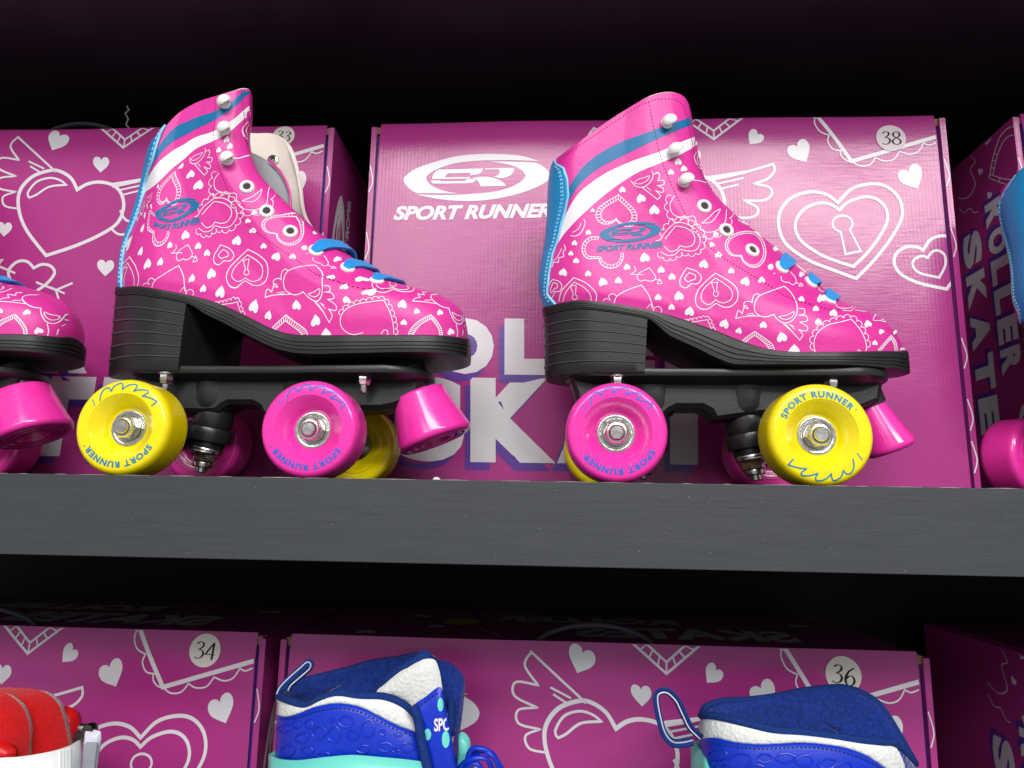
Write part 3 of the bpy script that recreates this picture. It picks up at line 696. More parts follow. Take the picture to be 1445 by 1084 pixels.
def boot_art():
    """print of the boot in (s, v) of the patch"""
    W_, K = 'print_white', 'print_blue'; out = []
    def emit(A, up, src='both'):
        for V, Fs, m in A:
            Q = [up.hit(p[0], p[1]) for p in V]
            Fk = [f for f in Fs if all(Q[i] is not None for i in f)]
            if Fk: out.append(([q or (0, 0) for q in Q], Fk, m, src))
    A = Art(); lw = 1.15
    st = lambda t, pts, w=lw, cl=False, step=2.5: A.stroke(cat(zz(t, pts), cl, step), w, W_, cl)
    hs = lambda t, sc, L: [smallheart(A, *t((x, y)), w/sc, r, W_) for x, y, w, r in L]
    # heel region
    t = B1
    P = heart(*t((500,440)), 262/4.517, 205/4.517, 186); ladder(A, P, .76, 34, .95, W_, 1.1)
    st(t, [(590,250),(620,285),(670,290),(715,255),(730,215),(722,185)]); st(t, [(610,262),(650,270),(695,245),(706,218),(680,228),(640,240)], .9, True)
    st(t, [(660,292,1),(760,370,1),(778,345),(745,312,1),(790,325),(795,300),(755,280,1),(798,275),(796,248),(760,250,1),(772,215),(755,197),(730,215)])
    st(t, [(688,290),(716,312)], .9)
    st(t, [(205,600),(240,602),(275,575),(296,520),(288,495)]); st(t, [(215,580),(250,560),(272,520)], .9)
    st(t, [(60,810),(90,795),(95,770),(128,770),(130,740),(160,735),(158,700),(172,690),(165,655)]); st(t, [(75,770),(110,750),(135,710),(150,680)], .9)
    # beaded heart below the emblem
    bh = [(385,610),(330,610),(285,650),(280,705),(310,745),(385,745,1),(400,785),(450,808),(505,795),(535,755),(540,712)]
    st(t, bh, 1.2); b2 = [(378,625),(335,628),(302,660),(298,705),(320,730),(395,735,1),(410,765),(455,788),(500,775),(522,745),(525,712)]
    st(t, b2, .8)
    for a, b in zip(resamp(cat(zz(t, bh)), 24, False), resamp(cat(zz(t, b2)), 24, False)): A.stroke([a, b], .8, W_)
    hs(t, 4.517, [(534,305,42,175),(652,360,60,165),(738,433,66,178),(318,578,36,180),(230,645,36,185),(207,712,32,185),(240,758,38,180),(158,832,52,190),(316,840,40,180),(408,893,56,165),(508,884,44,180),(676,738,62,170),(562,798,42,170),(782,815,44,180),(762,990,40,180),(345,437,26,180)])
    hp = [(705,805,1),(745,860),(735,885),(700,890),(680,882,1),(650,890),(628,870),(640,840)]
    st(t, hp, 1, True); st(t, [(580,845),(668,850)], .9); st(t, [(610,795),(622,825)], .9); st(t, [(590,848),(620,822)], .9); st(t, [(735,875),(785,890)], .9); st(t, [(755,908,1),(770,875,1),(788,905,1)], .9, True)
    st(t, [(90,880,1),(65,920),(58,970),(75,1000),(95,985),(105,955,1),(135,955),(150,920),(130,890)], 1.1, True); st(t, [(95,900,1),(78,940),(85,965),(100,940,1),(120,930),(118,905)], 1, True)
    st(t, [(130,1020),(150,950),(225,868,1),(300,900),(355,950),(370,985),(365,1020)], 1.2); st(t, [(155,1020),(175,960),(228,895,1),(290,930),(330,975),(335,1020)], 1)
    keyhole(A, *t((228,965)), 21, 172, .95, W_)
    st(t, [(480,1030),(500,985),(570,945),(655,915,1),(700,975),(730,1060),(735,1085)], 1.2); st(t, [(410,1015),(430,1000),(460,1012,1),(445,985),(470,970),(500,985)], 1); st(t, [(690,1062),(715,1035),(722,1060)], .9)
    st(t, [(735,1062),(762,1050),(785,1068),(780,1090)], 1)
    # quarter
    t = B2
    st(t, [(30,215),(60,210),(110,140),(180,75,1),(255,85),(330,130),(365,190),(365,245),(330,290),(270,295),(215,285),(180,320),(120,330),(65,300)], 1.1)
    st(t, [(100,205),(180,103,1),(255,118),(310,155),(328,205),(310,250),(265,265),(215,255,1),(190,285),(140,300),(95,262)], 1.1)
    lace(A, cat(zz(t, [(75,180),(110,110),(185,62),(280,75),(365,130),(390,200),(380,265),(340,310),(270,312),(215,305),(170,348),(90,345),(50,305)])), 17, .95, W_, .8, False)
    st(t, [(265,425,1),(340,450),(378,500),(350,545),(300,545,1),(260,578),(220,560),(215,510)], 1.2, True); st(t, [(285,460,1),(330,480),(330,510),(300,520,1),(275,530),(250,505)], 1.15, True)
    st(t, [(485,465,1),(580,520),(645,580),(655,660),(610,715),(550,725),(490,695,1),(420,740),(360,730),(332,680),(350,600),(410,530)], 1.25, True)
    st(t, [(485,503,1),(560,550),(610,600),(608,660),(560,690),(520,688),(488,668,1),(440,705),(395,690),(375,650),(400,580)], 1.1, True)
    keyhole(A, *t((485,592)), 21, 173, 1.0, W_)
    hs(t, 5.42, [(397,393,70,190),(455,245,42,160),(507,322,52,178),(485,165,44,150),(605,445,48,175),(715,525,70,200),(838,515,52,180),(68,438,52,175),(153,490,54,178),(45,648,48,178),(205,637,72,172),(150,722,50,180),(288,755,72,190),(555,850,72,200),(665,903,50,195),(852,858,56,185),(992,950,76,165),(905,415,42,150),(945,275,38,200),(1070,1060,60,180)])
    st(t, [(640,812,1),(660,750),(690,775,1),(700,735),(715,712),(735,735),(705,730,1),(705,690),(745,680),(765,690,1),(775,640),(805,622),(825,640)], 1.1, False, 1.5)
    st(t, [(640,812),(720,795),(830,792)], 1.1); st(t, [(725,780),(775,770)], .9); st(t, [(740,790),(785,780)], .9)
    st(t, [(1010,565,1),(900,605),(820,640),(785,700),(790,760),(840,797),(890,795),(930,780,1),(960,820),(1010,845),(1060,835),(1100,790),(1110,720),(1085,650),(1050,600)], 1.25, True)
    st(t, [(970,800),(1020,820),(1070,800),(1085,760),(1030,785)], 1, True)
    st(t, [(1000,850),(1080,920)], 1.1)
    # lace hearts at the welt
    st(t, [(255,848),(330,835),(425,820,1),(450,880),(485,945)], 1.05); lace(A, cat(zz(t, [(245,838),(330,822),(425,806),(455,870),(492,940)])), 10, .9, W_, .8, False)
    P0 = [(655,1020),(715,960),(785,910,1),(860,960),(920,1010),(940,1070)]; P1 = [(690,1030),(730,980),(785,940,1),(840,980),(885,1025),(900,1070)]
    st(t, P0, 1.1); st(t, P1, 1.0)
    for a, b in zip(resamp(cat(zz(t, P0)), 22, False), resamp(cat(zz(t, P1)), 22, False)): A.stroke([a, b], 1.1, W_)
    # around the eyelets
    bh = [(660,155),(590,190),(560,240),(570,290),(610,330),(680,335,1),(700,380),(750,415),(810,415),(855,370),(870,300),(845,210),(795,155,1),(730,145)]
    st(t, bh, 1.1, True); b2 = shrink(bh, .88); b2 = [q+p[2:] for q, p in zip(b2, bh)]; st(t, b2, .8, True)
    for a, b in zip(resamp(cat(zz(t, bh), True), 46), resamp(cat(zz(t, b2), True), 46)): A.stroke([a, b], .8, W_)
    t = Z3
    st(t, [(560,378),(600,372),(640,376)], 1.1); st(t, [(640,376),(668,385)], 1.1)
    sc = [(545,430),(530,465),(545,500),(590,508),(618,505),(630,540),(660,562),(700,556),(730,525),(735,480)]
    st(t, sc, 1.05); lace(A, cat(zz(t, [(535,428),(522,465),(540,512),(590,518),(612,520),(625,555),(665,575),(710,565),(742,530),(745,480)])), 13, .9, W_, .8, False)
    st(t, [(645,530),(680,525),(705,495),(712,478),(690,490)], 1, False); st(t, [(645,530),(670,510),(690,490)], 1)
    st(t, [(625,270),(618,290),(630,320),(645,335)], 1); st(t, [(632,275),(628,300),(640,322)], .8)
    hs(t, 2.58, [(533,343,22,175),(580,330,24,170),(560,305,26,180)])
    st(t, [(775,515),(800,530),(825,545)], .9)
    for k in range(5): st(t, [(782+k*11,524+k*7),(790+k*11,516+k*7)], .8)
    # vamp
    t = B3
    st(t, [(155,665,1),(275,800,1),(300,755),(265,715,1),(330,725),(335,690),(275,655,1),(335,645),(325,605),(265,600,1),(312,590),(310,550),(268,548)], 1.1, False, 1.6)
    st(t, [(190,672),(235,710)], .9); st(t, [(205,675),(230,692)], .9)
    st(t, [(125,285),(130,320),(165,335),(190,335,1),(215,355),(245,340),(240,300),(200,250)], 1.0); st(t, [(245,335),(280,355)], .9); st(t, [(270,368,1),(285,340,1),(302,362,1)], .9, True); st(t, [(62,268),(80,260)], .9)
    hs(t, 5.705, [(38,210,46,90),(288,268,46,150),(290,468,50,190),(445,463,66,165),(82,65,38,160),(130,775,82,170),(232,875,86,180),(405,545,50,178),(548,580,64,190),(425,650,54,178)])
    emit(A, UR); A = Art()
    hs(t, 5.705, [(822,668,60,165),(930,730,44,150),(1040,737,34,150),(880,820,44,185),(1092,872,26,170)])
    st(t, [(690,632,1),(600,655),(500,680),(420,740),(390,820),(400,900)], 1.15); st(t, [(690,632,1),(750,700),(790,770),(812,850),(805,900)], 1.15)
    lace(A, cat(zz(t, [(395,880),(378,820),(400,745),(470,680),(560,645),(695,620),(765,700),(808,790),(820,860)])), 13, .95, W_, .8, False); st(t, [(730,900),(750,878),(765,890)], .9)
    P0 = [(905,880),(950,830),(1010,762,1),(1045,810),(1062,880)]; P1 = [(930,880),(970,830),(1010,790,1),(1030,830),(1042,885)]
    st(t, P0, 1.1); st(t, P1, 1.0)
    for a, b in zip(resamp(cat(zz(t, P0)), 18, False), resamp(cat(zz(t, P1)), 18, False)): A.stroke([a, b], 1.0, W_)
    st(t, [(425,375),(440,400),(480,415),(520,400)], 1); st(t, [(555,480),(580,535),(640,545),(690,540),(695,520),(660,505)], 1); st(t, [(620,560),(690,565),(720,535),(770,540)], .9)
    st(t, [(845,585),(880,600),(865,640),(930,645),(1000,675),(1040,700)], 1); st(t, [(930,640),(955,635)], .9); st(t, [(640,480),(700,510),(800,560),(805,570),(720,560)], .9)
    emit(A, UR, 'R')
    # toe, traced on the left boot
    A = Art(); t = L5
    st(t, [(445,318,1),(300,335),(150,365),(50,420),(5,500),(15,590),(80,650),(150,668),(235,645)], 1.15); st(t, [(445,318,1),(500,420),(535,530),(545,600),(550,680)], 1.15)
    st(t, [(410,680),(440,625),(480,625),(488,680)], 1)
    lace(A, cat(zz(t, [(0,470),(30,420),(130,360),(300,322),(440,305),(500,390),(540,490),(560,600),(560,670)])), 14, .95, W_, .8, False)
    P0 = [(690,680),(720,610),(800,530),(925,465,1),(985,530),(1030,610),(1045,690)]; P1 = [(740,680),(765,630),(830,560),(925,505,1),(970,560),(1005,620),(1015,690)]
    st(t, P0, 1.1); st(t, P1, 1.0)
    for a, b in zip(resamp(cat(zz(t, P0)), 26, False), resamp(cat(zz(t, P1)), 26, False)): A.stroke([a, b], 1.1, W_)
    hs(t, 7.225, [(635,355,92,190),(780,427,60,170),(1015,440,62,170),(650,540,66,185),(1125,635,70,165)])
    st(t, [(735,328,1),(770,295),(820,290,1),(790,255),(830,262),(860,265,1),(840,235),(880,240)], 1); st(t, [(735,328),(850,335),(985,355)], 1.05)
    st(t, [(860,318),(930,318)], .9)
    st(t, [(985,260),(930,265),(930,300),(975,345),(1040,385),(1105,400,1),(1130,470),(1170,540),(1220,562),(1250,530),(1255,430),(1215,370)], 1.15); st(t, [(1140,440),(1160,490),(1200,525),(1235,515),(1235,485),(1180,465)], .95, True)
    st(t, [(325,140),(330,180),(370,225),(440,240),(500,225),(540,205,1),(620,230),(720,230),(755,205),(720,175),(650,140)], 1.1); st(t, [(365,160),(400,195),(470,200),(540,190,1),(600,210),(680,210),(695,190),(640,155)], 1)
    st(t, [(505,130),(510,170),(560,175),(570,155),(540,115)], .9)
    st(t, [(1180,560),(1195,640),(1190,690)], 1); st(t, [(1250,620),(1245,680)], .9); st(t, [(1265,525),(1285,560),(1262,590)], .9)
    emit(A, UL, 'L')
    # stripes: a white and a blue band across the ankle
    A = Art(); t = Z3
    def band(up, lo, m):
        a = resamp(cat(zz(t, up)), 56, False); b = resamp(cat(zz(t, lo)), 56, False); V = []; Fs = []
        for i in range(56):
            for k in range(9): V.append(a[i]+(b[i]-a[i])*k/8)
        for i in range(55):
            for k in range(8): q = i*9+k; Fs.append((q, q+1, q+10, q+9))
        Q = [UR.hit(p[0], p[1], True) for p in V]
        out.insert(0, (Q, Fs, m, 'both'))
    band([(157,408),(200,340),(260,285),(350,235),(480,187),(560,158),(611,143)], [(158,455),(200,390),(270,330),(370,278),(480,225),(560,190),(616,170)], 'print_blue')
    band([(152,495),(190,430),(240,385),(300,345),(400,300),(490,270),(560,238),(624,213)], [(90,665),(130,590),(170,540),(230,480),(300,420),(400,352),(500,308),(560,283),(628,246)], 'print_white')
    def mp(p):
        x = (p[0]-147)/1238*393; y = (p[1]-280)/1238*393; a = -.055
        return B1((388+x*math.cos(a)-y*math.sin(a), 588+x*math.sin(a)+y*math.cos(a)))
    E_ = emblem('print_blue', 55).xf(mp); emit(E_, UR)
    # stitching
    A = Art()
    def stitch(pts, l=3.2, g=1.6, w=.9):
        P = resamp(cat(zz(Z3, pts)), max(4, int(sum(math.hypot(b[0]-a[0], b[1]-a[1]) for a, b in zip(pts, pts[1:]))/2.58/(l+g))*3), False)
        for i in range(0, len(P)-2, 3): A.stroke([P[i], P[i+1], P[i+1]+(P[i+2]-P[i+1])*.3], w, 'thread')
    stitch([(452,88),(475,200),(500,300),(545,410),(600,520),(680,620),(780,690),(880,750),(960,800),(1040,825)])
    stitch([(1040,825),(1100,842),(1150,845)])
    stitch([(150,282),(210,240),(300,180),(400,113),(455,86),(510,76),(552,82),(580,105),(592,150),(608,230),(625,300),(640,345),(680,410)], 2.8, 1.8, .75)
    emit(A, UR)
    return out
BOOT_ART = boot_art()
EYE = [((655,468),0),((735,555),0),((830,628),0),((938,690),1),((1043,745),1),((1122,788),1)]
HOOK = [(518,165),(540,268),(580,380)]
EYE_SV = [(UR.hit(*Z3(p), near=True), l) for p, l in EYE]; HOOK_SV = [UR.hit(*Z3(p), near=True) for p in HOOK]
CNT_SV = [UR.hit(*Z3(p), near=True) for p in [(85,838),(83,790),(88,740),(104,640),(133,540),(152,470),(160,430),(156,370),(140,320),(126,295)]]

# the same print sits a little differently on the two boots: matched by marks seen on both
LM = [((383,563),(247,520)),((273,569),(163,535)),((494,549),(335,495)),((335,432),(222,378)),((697,788),(523,765)),((440,722),(275,690)),((180,728),(62,705)),((945,759),(800,737)),((830,628),(697,603)),((655,468),(525,430)),
      ((735,555),(602,522)),((938,690),(795,675)),((1043,745),(915,745)),((518,165),(437,100)),((540,268),(437,205)),((580,380),(447,320)),((550,526),(400,468)),
      ((838,923),(665,900)),((490,291),(388,232)),((470,210),(395,150)),((162,430),(158,325)),((108,640),(118,480)),((300,255),(280,172)),((300,360),(285,275)),((1000,820),(830,788))]
def tps():
    A = []; Bq = []
    M2 = [(B3(p), L5(q)) for p, q in (((548,580),(245,240)),((445,463),(140,98)),((405,545),(52,183)),((425,650),(55,310)))]
    M2 += [(B3((275,800)), (459.9,445.7)), (B3((130,775)), (452,460.5)), (B3((155,368)), (444,374))]
    M2 = [(UR.hit(*p, near=True), UL.hit(*q, near=True)) for p, q in M2]
    for a, c in M2: A.append(a); Bq.append((c[0]-a[0], c[1]-a[1]))
    for r, l in LM:
        a, c = UR.hit(*Z3(r), near=True), UL.hit(*Z1(l), near=True); A.append(a); Bq.append((c[0]-a[0], c[1]-a[1]))
    for q in (.95, 1.0):
        for v in (0, .08, .2): A.append((q, v)); Bq.append((0, 0))
    A = np.array(A); Bq = np.array(Bq); n = len(A)
    d = np.linalg.norm(A[:, None]-A[None], axis=2); K = d*d*np.log(d+1e-9)+np.eye(n)*.004
    Pm = np.hstack([np.ones((n, 1)), A]); Mx = np.zeros((n+3, n+3)); Mx[:n, :n] = K; Mx[:n, n:] = Pm; Mx[n:, :n] = Pm.T
    sol = np.linalg.solve(Mx, np.vstack([Bq, np.zeros((3, 2))]))
    def f(q, v):
        d = np.hypot(A[:, 0]-q, A[:, 1]-v); o = (d*d*np.log(d+1e-9))@sol[:n]+sol[n]+q*sol[n+1]+v*sol[n+2]
        return (q+o[0], v+o[1]*sm(0, .12, v))
    return f
TPS = tps()
def build_upper(up, parent, O):
    mb = MB()
    for side in (-1, 1):
        qs, vs, G = up.grid(side); n = len(qs); m = len(vs); V = [p for r in G for p in r]; Fs = []
        I = [up.P(q, v, side)-up.Nn(q, v, side)*(.0016+.0014*sm(.5,1,v)) for v in vs for q in qs]
        for j in range(m-1):
            for i in range(n-1):
                a = j*n+i; f = (a, a+1, a+n+1, a+n); Fs.append(f if side < 0 else f[::-1])
        mb.add(V, Fs, 'pink'); mb.add(I, [f[::-1] for f in Fs], 'lining')
        # rim at collar and throat
        edge = [(m-1)*n+i for i in range(n)]+[j*n+n-1 for j in range(m-2, int(m*(up.vopen-.15)), -1)]
        E0 = [V[k] for k in edge]; E1 = [I[k] for k in edge]; k2 = len(edge)
        Em = [(a+b)/2+(a-V[max(0, e-n)] if e >= (m-1)*n else a-V[e-1]).normalized()*.0012 for a, b, e in zip(E0, E1, edge)]
        fs = []
        for i in range(k2-1):
            for r in range(2): q = (r*k2+i, r*k2+i+1, (r+1)*k2+i+1, (r+1)*k2+i); fs.append(q if side < 0 else q[::-1])
        mb.add(E0+Em+E1, fs, 'lining')
    for k, (Q, Fs, m, m_src) in enumerate(BOOT_ART):
        base = {'print_white': .00018, 'print_blue': .0003, 'thread': .0004}[m]; off = base+(k % 12)*.000006
        if k < 2: off = .00012+.00002*k
        if m_src != 'both' and (m_src == 'R') != (up is UR): continue
        if up is UL and m_src == 'both':
            Q = [TPS(*q) for q in Q]; Fs = [f for f in Fs if all(-.005 < Q[i][0] < 1.005 and -.004 < Q[i][1] < 1.004 for i in f)]
            Q = [(min(1, max(.003, q[0])), min(.999, max(0, q[1]))) for q in Q]
        P = [up.dec(q[0], q[1], off) for q in Q]
        F2 = []
        for f in Fs:
            nrm = (P[f[1]]-P[f[0]]).cross(P[f[2]]-P[f[0]]); mid = [sum(Q[i][c] for i in f)/len(f) for c in (0, 1)]
            F2.append(tuple(f) if nrm.dot(up.Nn(*mid)) > 0 else tuple(f)[::-1])
        mb.add(P, F2, m)
    o = mb.build('boot_upper', parent, O, angle=60)
    # heel counter
    mb = MB(); C = sorted([c if up is UR else (max(.006, TPS(*c)[0]), TPS(*c)[1]) for c in CNT_SV], key=lambda c: c[1]); vv = [c[1] for c in C]; ss = [c[0] for c in C]; V = []; Fs = []
    nv, nq = 40, 24
    for j in range(nv+1):
        v = .002+(max(vv)-.002)*j/nv; sb = max(.006, interp(v, vv, ss))
        if j > nv-4: sb *= (nv+.6-j)/4.6
        for i in range(-nq, nq+1):
            q = sb*abs(i)/nq; off = .0010 if abs(i) < nq else .0001
            side = -1 if i <= 0 else 1
            if q < .02:
                p = up.P(q, v, side); p = p+Vector((-off, 0, 0))
            else: p = up.dec(q, v, off, side)
            V.append(p)
    n = 2*nq+1
    for j in range(nv):
        for i in range(n-1): a = j*n+i; Fs.append((a, a+n, a+n+1, a+1))
    mb.add(V, [f for f in Fs], 'heel_blue')
    for sd, ie in ((-1, 0), (1, n-1)):
        pts = [V[j*n+ie]+Vector((0, sd*.0008, 0)) for j in range(nv+1)]; tube(mb, pts, .0009, 'pale_blue', 6)
        # rows of stitching next to the edge
        for r, k in ((.80, 3), (.72, 3)):
            i = nq+int(sd*nq*r)
            for j in range(1, nv-2):
                a, b = V[j*n+i], V[(j+1)*n+i]; c = a+(b-a)*.6; nrm = Vector((-.5, sd, 0)).normalized()*.0003
                tube(mb, [a+nrm, c+nrm], .00035, 'pale_blue', 5)
    mb.build('heel_counter', o, O, angle=60)
    return o

# hardware placed on the near side of the boot
def ring_mesh():
    mb = MB(); lathe(mb, [(.0026,.0001),(.0026,.0009),(.0030,.0014),(.0040,.0015),(.0048,.0010),(.0052,.0002),(.0052,-.0006)], (0,0,0), (0,0,1), 'white_enamel', 28)
    lathe(mb, [(.0001,.0003),(.0015,.0003),(.0027,.0004)], (0,0,0), (0,0,1), 'hole', 20); return mb
def steel_ring():
    mb = MB(); lathe(mb, [(.0024,-.001),(.0024,.0008),(.003,.0014),(.0044,.001),(.0048,0)], (0,0,0), (0,0,1), 'steel', 28); lathe(mb, [(.0002,-.0003),(.0025,-.0003)], (0,0,0), (0,0,1), 'steel_dark', 16); return mb
def hook_mesh():
    # speed hook: foot, stem and a hooded cap that opens down towards the toe
    mb = MB(); lathe(mb, [(.0040,-.0004),(.0041,.0005),(.0034,.0011),(.0022,.0014),(.0020,.0040)], (0,0,0), (0,0,1), 'white_enamel', 24)
    ax = Vector((-.46,.58,.55)).normalized(); c = Vector((.0006,-.0006,.0042)); R = .0053
    out = [(max(.0001, R*math.sin(t)), R*.86*math.cos(t)) for t in [i/14*1.60 for i in range(15)]]
    inn = [(max(.0001, (R-.0009)*math.sin(t)), (R-.0009)*.86*math.cos(t)) for t in [i/14*1.58 for i in range(15)]]
    lathe(mb, out[::-1], c, ax, 'white_enamel', 32); lathe(mb, inn, c, ax, 'hook_inside', 32); lathe(mb, [inn[-1], out[-1]], c, ax, 'white_enamel', 32)
    return mb
def place(mb, name, parent, O, pos, nrm, up=(0,0,1), cache={}):
    key = id(mb)
    z = nrm.normalized(); x = Vector(up).cross(z).normalized() if abs(z.z) < .98 else Vector((1,0,0)); y = z.cross(x)
    M3 = Matrix((x, y, z)).transposed().to_4x4(); M3.translation = pos-Vector(O)
    if key in cache: o = bpy.data.objects.new(name, cache[key]); COL.objects.link(o)
    else: o = mb.build(name); cache[key] = o.data
    o.parent = parent; o.matrix_local = M3; return o
RING, SRING, HOOK_M = ring_mesh(), steel_ring(), hook_mesh()
def strap(mb, P, Wd, Wv, m, th=.0011, ribs=5):
    """woven ribbon through points P with width vectors"""
    n = len(P); K = ribs*4+1; V = []; Fs = []
    for i in range(n):
        t = (P[min(n-1, i+1)]-P[max(0, i-1)]).normalized(); w = Wv[i].normalized(); nr = t.cross(w).normalized()
        for k in range(K):
            f = k/(K-1)*2-1; h = th*(.5+.35*abs(math.cos(f*ribs*PI/2)))*(1-.5*f**6)
            V.append(P[i]+w*(f*Wd[i]/2)+nr*h)
        for k in range(K):
            f = 1-k/(K-1)*2; V.append(P[i]+w*(f*Wd[i]/2)-nr*th*.4)
    R = 2*K
    for i in range(n-1):
        for k in range(R): k2 = (k+1) % R; Fs.append((i*R+k, i*R+k2, (i+1)*R+k2, (i+1)*R+k))
    Fs.append(tuple(range(R))[::-1]); Fs.append(tuple((n-1)*R+k for k in range(R)))
    mb.add(V, Fs, m)
def hardware(up, parent, O, loose):
    wp = (lambda sv: (lambda t: (min(.999, max(.003, t[0])), min(.999, max(0, t[1]))))(TPS(*sv))) if up is UL else (lambda sv: sv)
    for (sv, laced) in EYE_SV:
        sv = wp(sv); pos, nr = up.P(*sv), up.Nn(*sv); place(RING, 'eyelet', parent, O, pos, nr)
    for sv in map(wp, HOOK_SV): place(HOOK_M, 'lace_hook', parent, O, up.P(*sv), up.Nn(*sv))
    L = [wp(sv) for sv, l in EYE_SV if l]
    for k, (q, v) in enumerate(L):
        nr = up.Nn(q, v); e = up.P(q, v)
        # along the boot (towards the toe) direction, and the way over the throat
        f0 = up.P(1.0, max(0, v-.012))
        lift = (.0012, .0009, .0008)[k]*((3.0, 1.8, 1.5)[k] if loose else 1.0)
        vb = min((abs(up.P(1, i/300).x-e.x)**2+abs(up.P(1, i/300).z-e.z)**2, i/300) for i in range(20, 260))[1]
        ridge = up.P(1, vb); ridge = Vector((ridge.x, YC, ridge.z)); al = (up.P(1, vb-.03)-up.P(1, vb+.03)); al.y = 0; al.normalize()
        out = Vector((-al.z, 0, al.x)); out = out if out.z > 0 else -out
        shift = al*(.007 if loose else .002)
        P = [e-nr*.0004-(ridge-e)*.10, e+nr*.0018+(ridge-e)*.02, e+nr*(.002+lift*.8)+(ridge-e)*.3+out*lift*.3, e+(ridge-e)*.72+nr*(.001+lift*.7)+out*lift*.9+shift*.35,
             ridge+out*(.0010+lift*.8)+shift*.6, ridge+Vector((0,.010,0))-out*.0015+shift, ridge+Vector((0,.022,0))-out*.007+shift*1.3]
        S2 = []
        for i in range(len(P)-1):
            p0, p1, p2, p3 = P[max(0, i-1)], P[i], P[i+1], P[min(len(P)-1, i+2)]
            for j in range(5):
                t = j/5; S2.append(.5*((2*p1)+(p2-p0)*t+(2*p0-5*p1+4*p2-p3)*t*t+(3*p1-p0-3*p2+p3)*t**3))
        N_ = len(S2); Wd = [.0050+.0052*sm(0, .4, i/N_) for i in range(N_)]; Wv = [al]*N_
        mb = MB(); strap(mb, S2, Wd, Wv, 'lace', .0019); mb.build('lace', parent, O, angle=70)

# rolling gear, built once around the right skate and shared
xr, xf = U(875.5,613,YF).x, U(1156,621,YF).x
OR = Vector(((xr+xf)/2, YC, 0)); xl, xlf = U(166,596,YF).x, U(439,600,YF).x
OL = Vector(((xl+xlf)/2, YC, 0)); HB = ((xf-xr)+(xlf-xl))/4
def sole_parts(up):
    """outsole and heel around the bottom edge of the boot"""
    N = 90; qs = [.5-.5*math.cos(PI*i/N) for i in range(N+1)]
    B = [up.P(q, 0) for q in qs]
    near = [Vector((b.x, b.y, b.z)) for b in B]
    ring = near+[Vector((b.x, 2*YC-b.y, b.z)) for b in B[::-1][1:-1]]
    R = len(ring); outn = []
    for i in range(R):
        d = ring[(i+1) % R]-ring[i-1]; n = Vector((d.y, -d.x, 0)); outn.append(n.normalized() if n.length > 1e-9 else Vector((-1,0,0)))
    return ring, outn, N
zbot = [Z4(p) for p in [(437,96),(470,108),(520,132),(600,170),(660,202),(710,222),(780,236),(900,243),(1000,244),(1100,243),(1200,236),(1290,224)]]
ZB_X, ZB_Z = zip(*[(lambda q: (q.x, q.z))(U(p[0], p[1], YC-.040)) for p in zbot])
zbl = [Z2(p) for p in [(428,76),(480,98),(530,122),(600,160),(660,190),(710,212),(770,226),(850,232),(1000,230),(1150,226),(1350,216)]]
ZL_X, ZL_Z = zip(*[(lambda q: (q.x, q.z))(U(p[0], p[1], YC-.040)) for p in zbl])
XHL = U(*Z2((430,90)), YC-.034).x
XH = U(*Z4((437,96)), YC-.034).x; ZHB = U(*Z4((250,252)), YC-.033).z
ZP = U(*Z4((640,234)), YC-.034).z                      # top of the plate
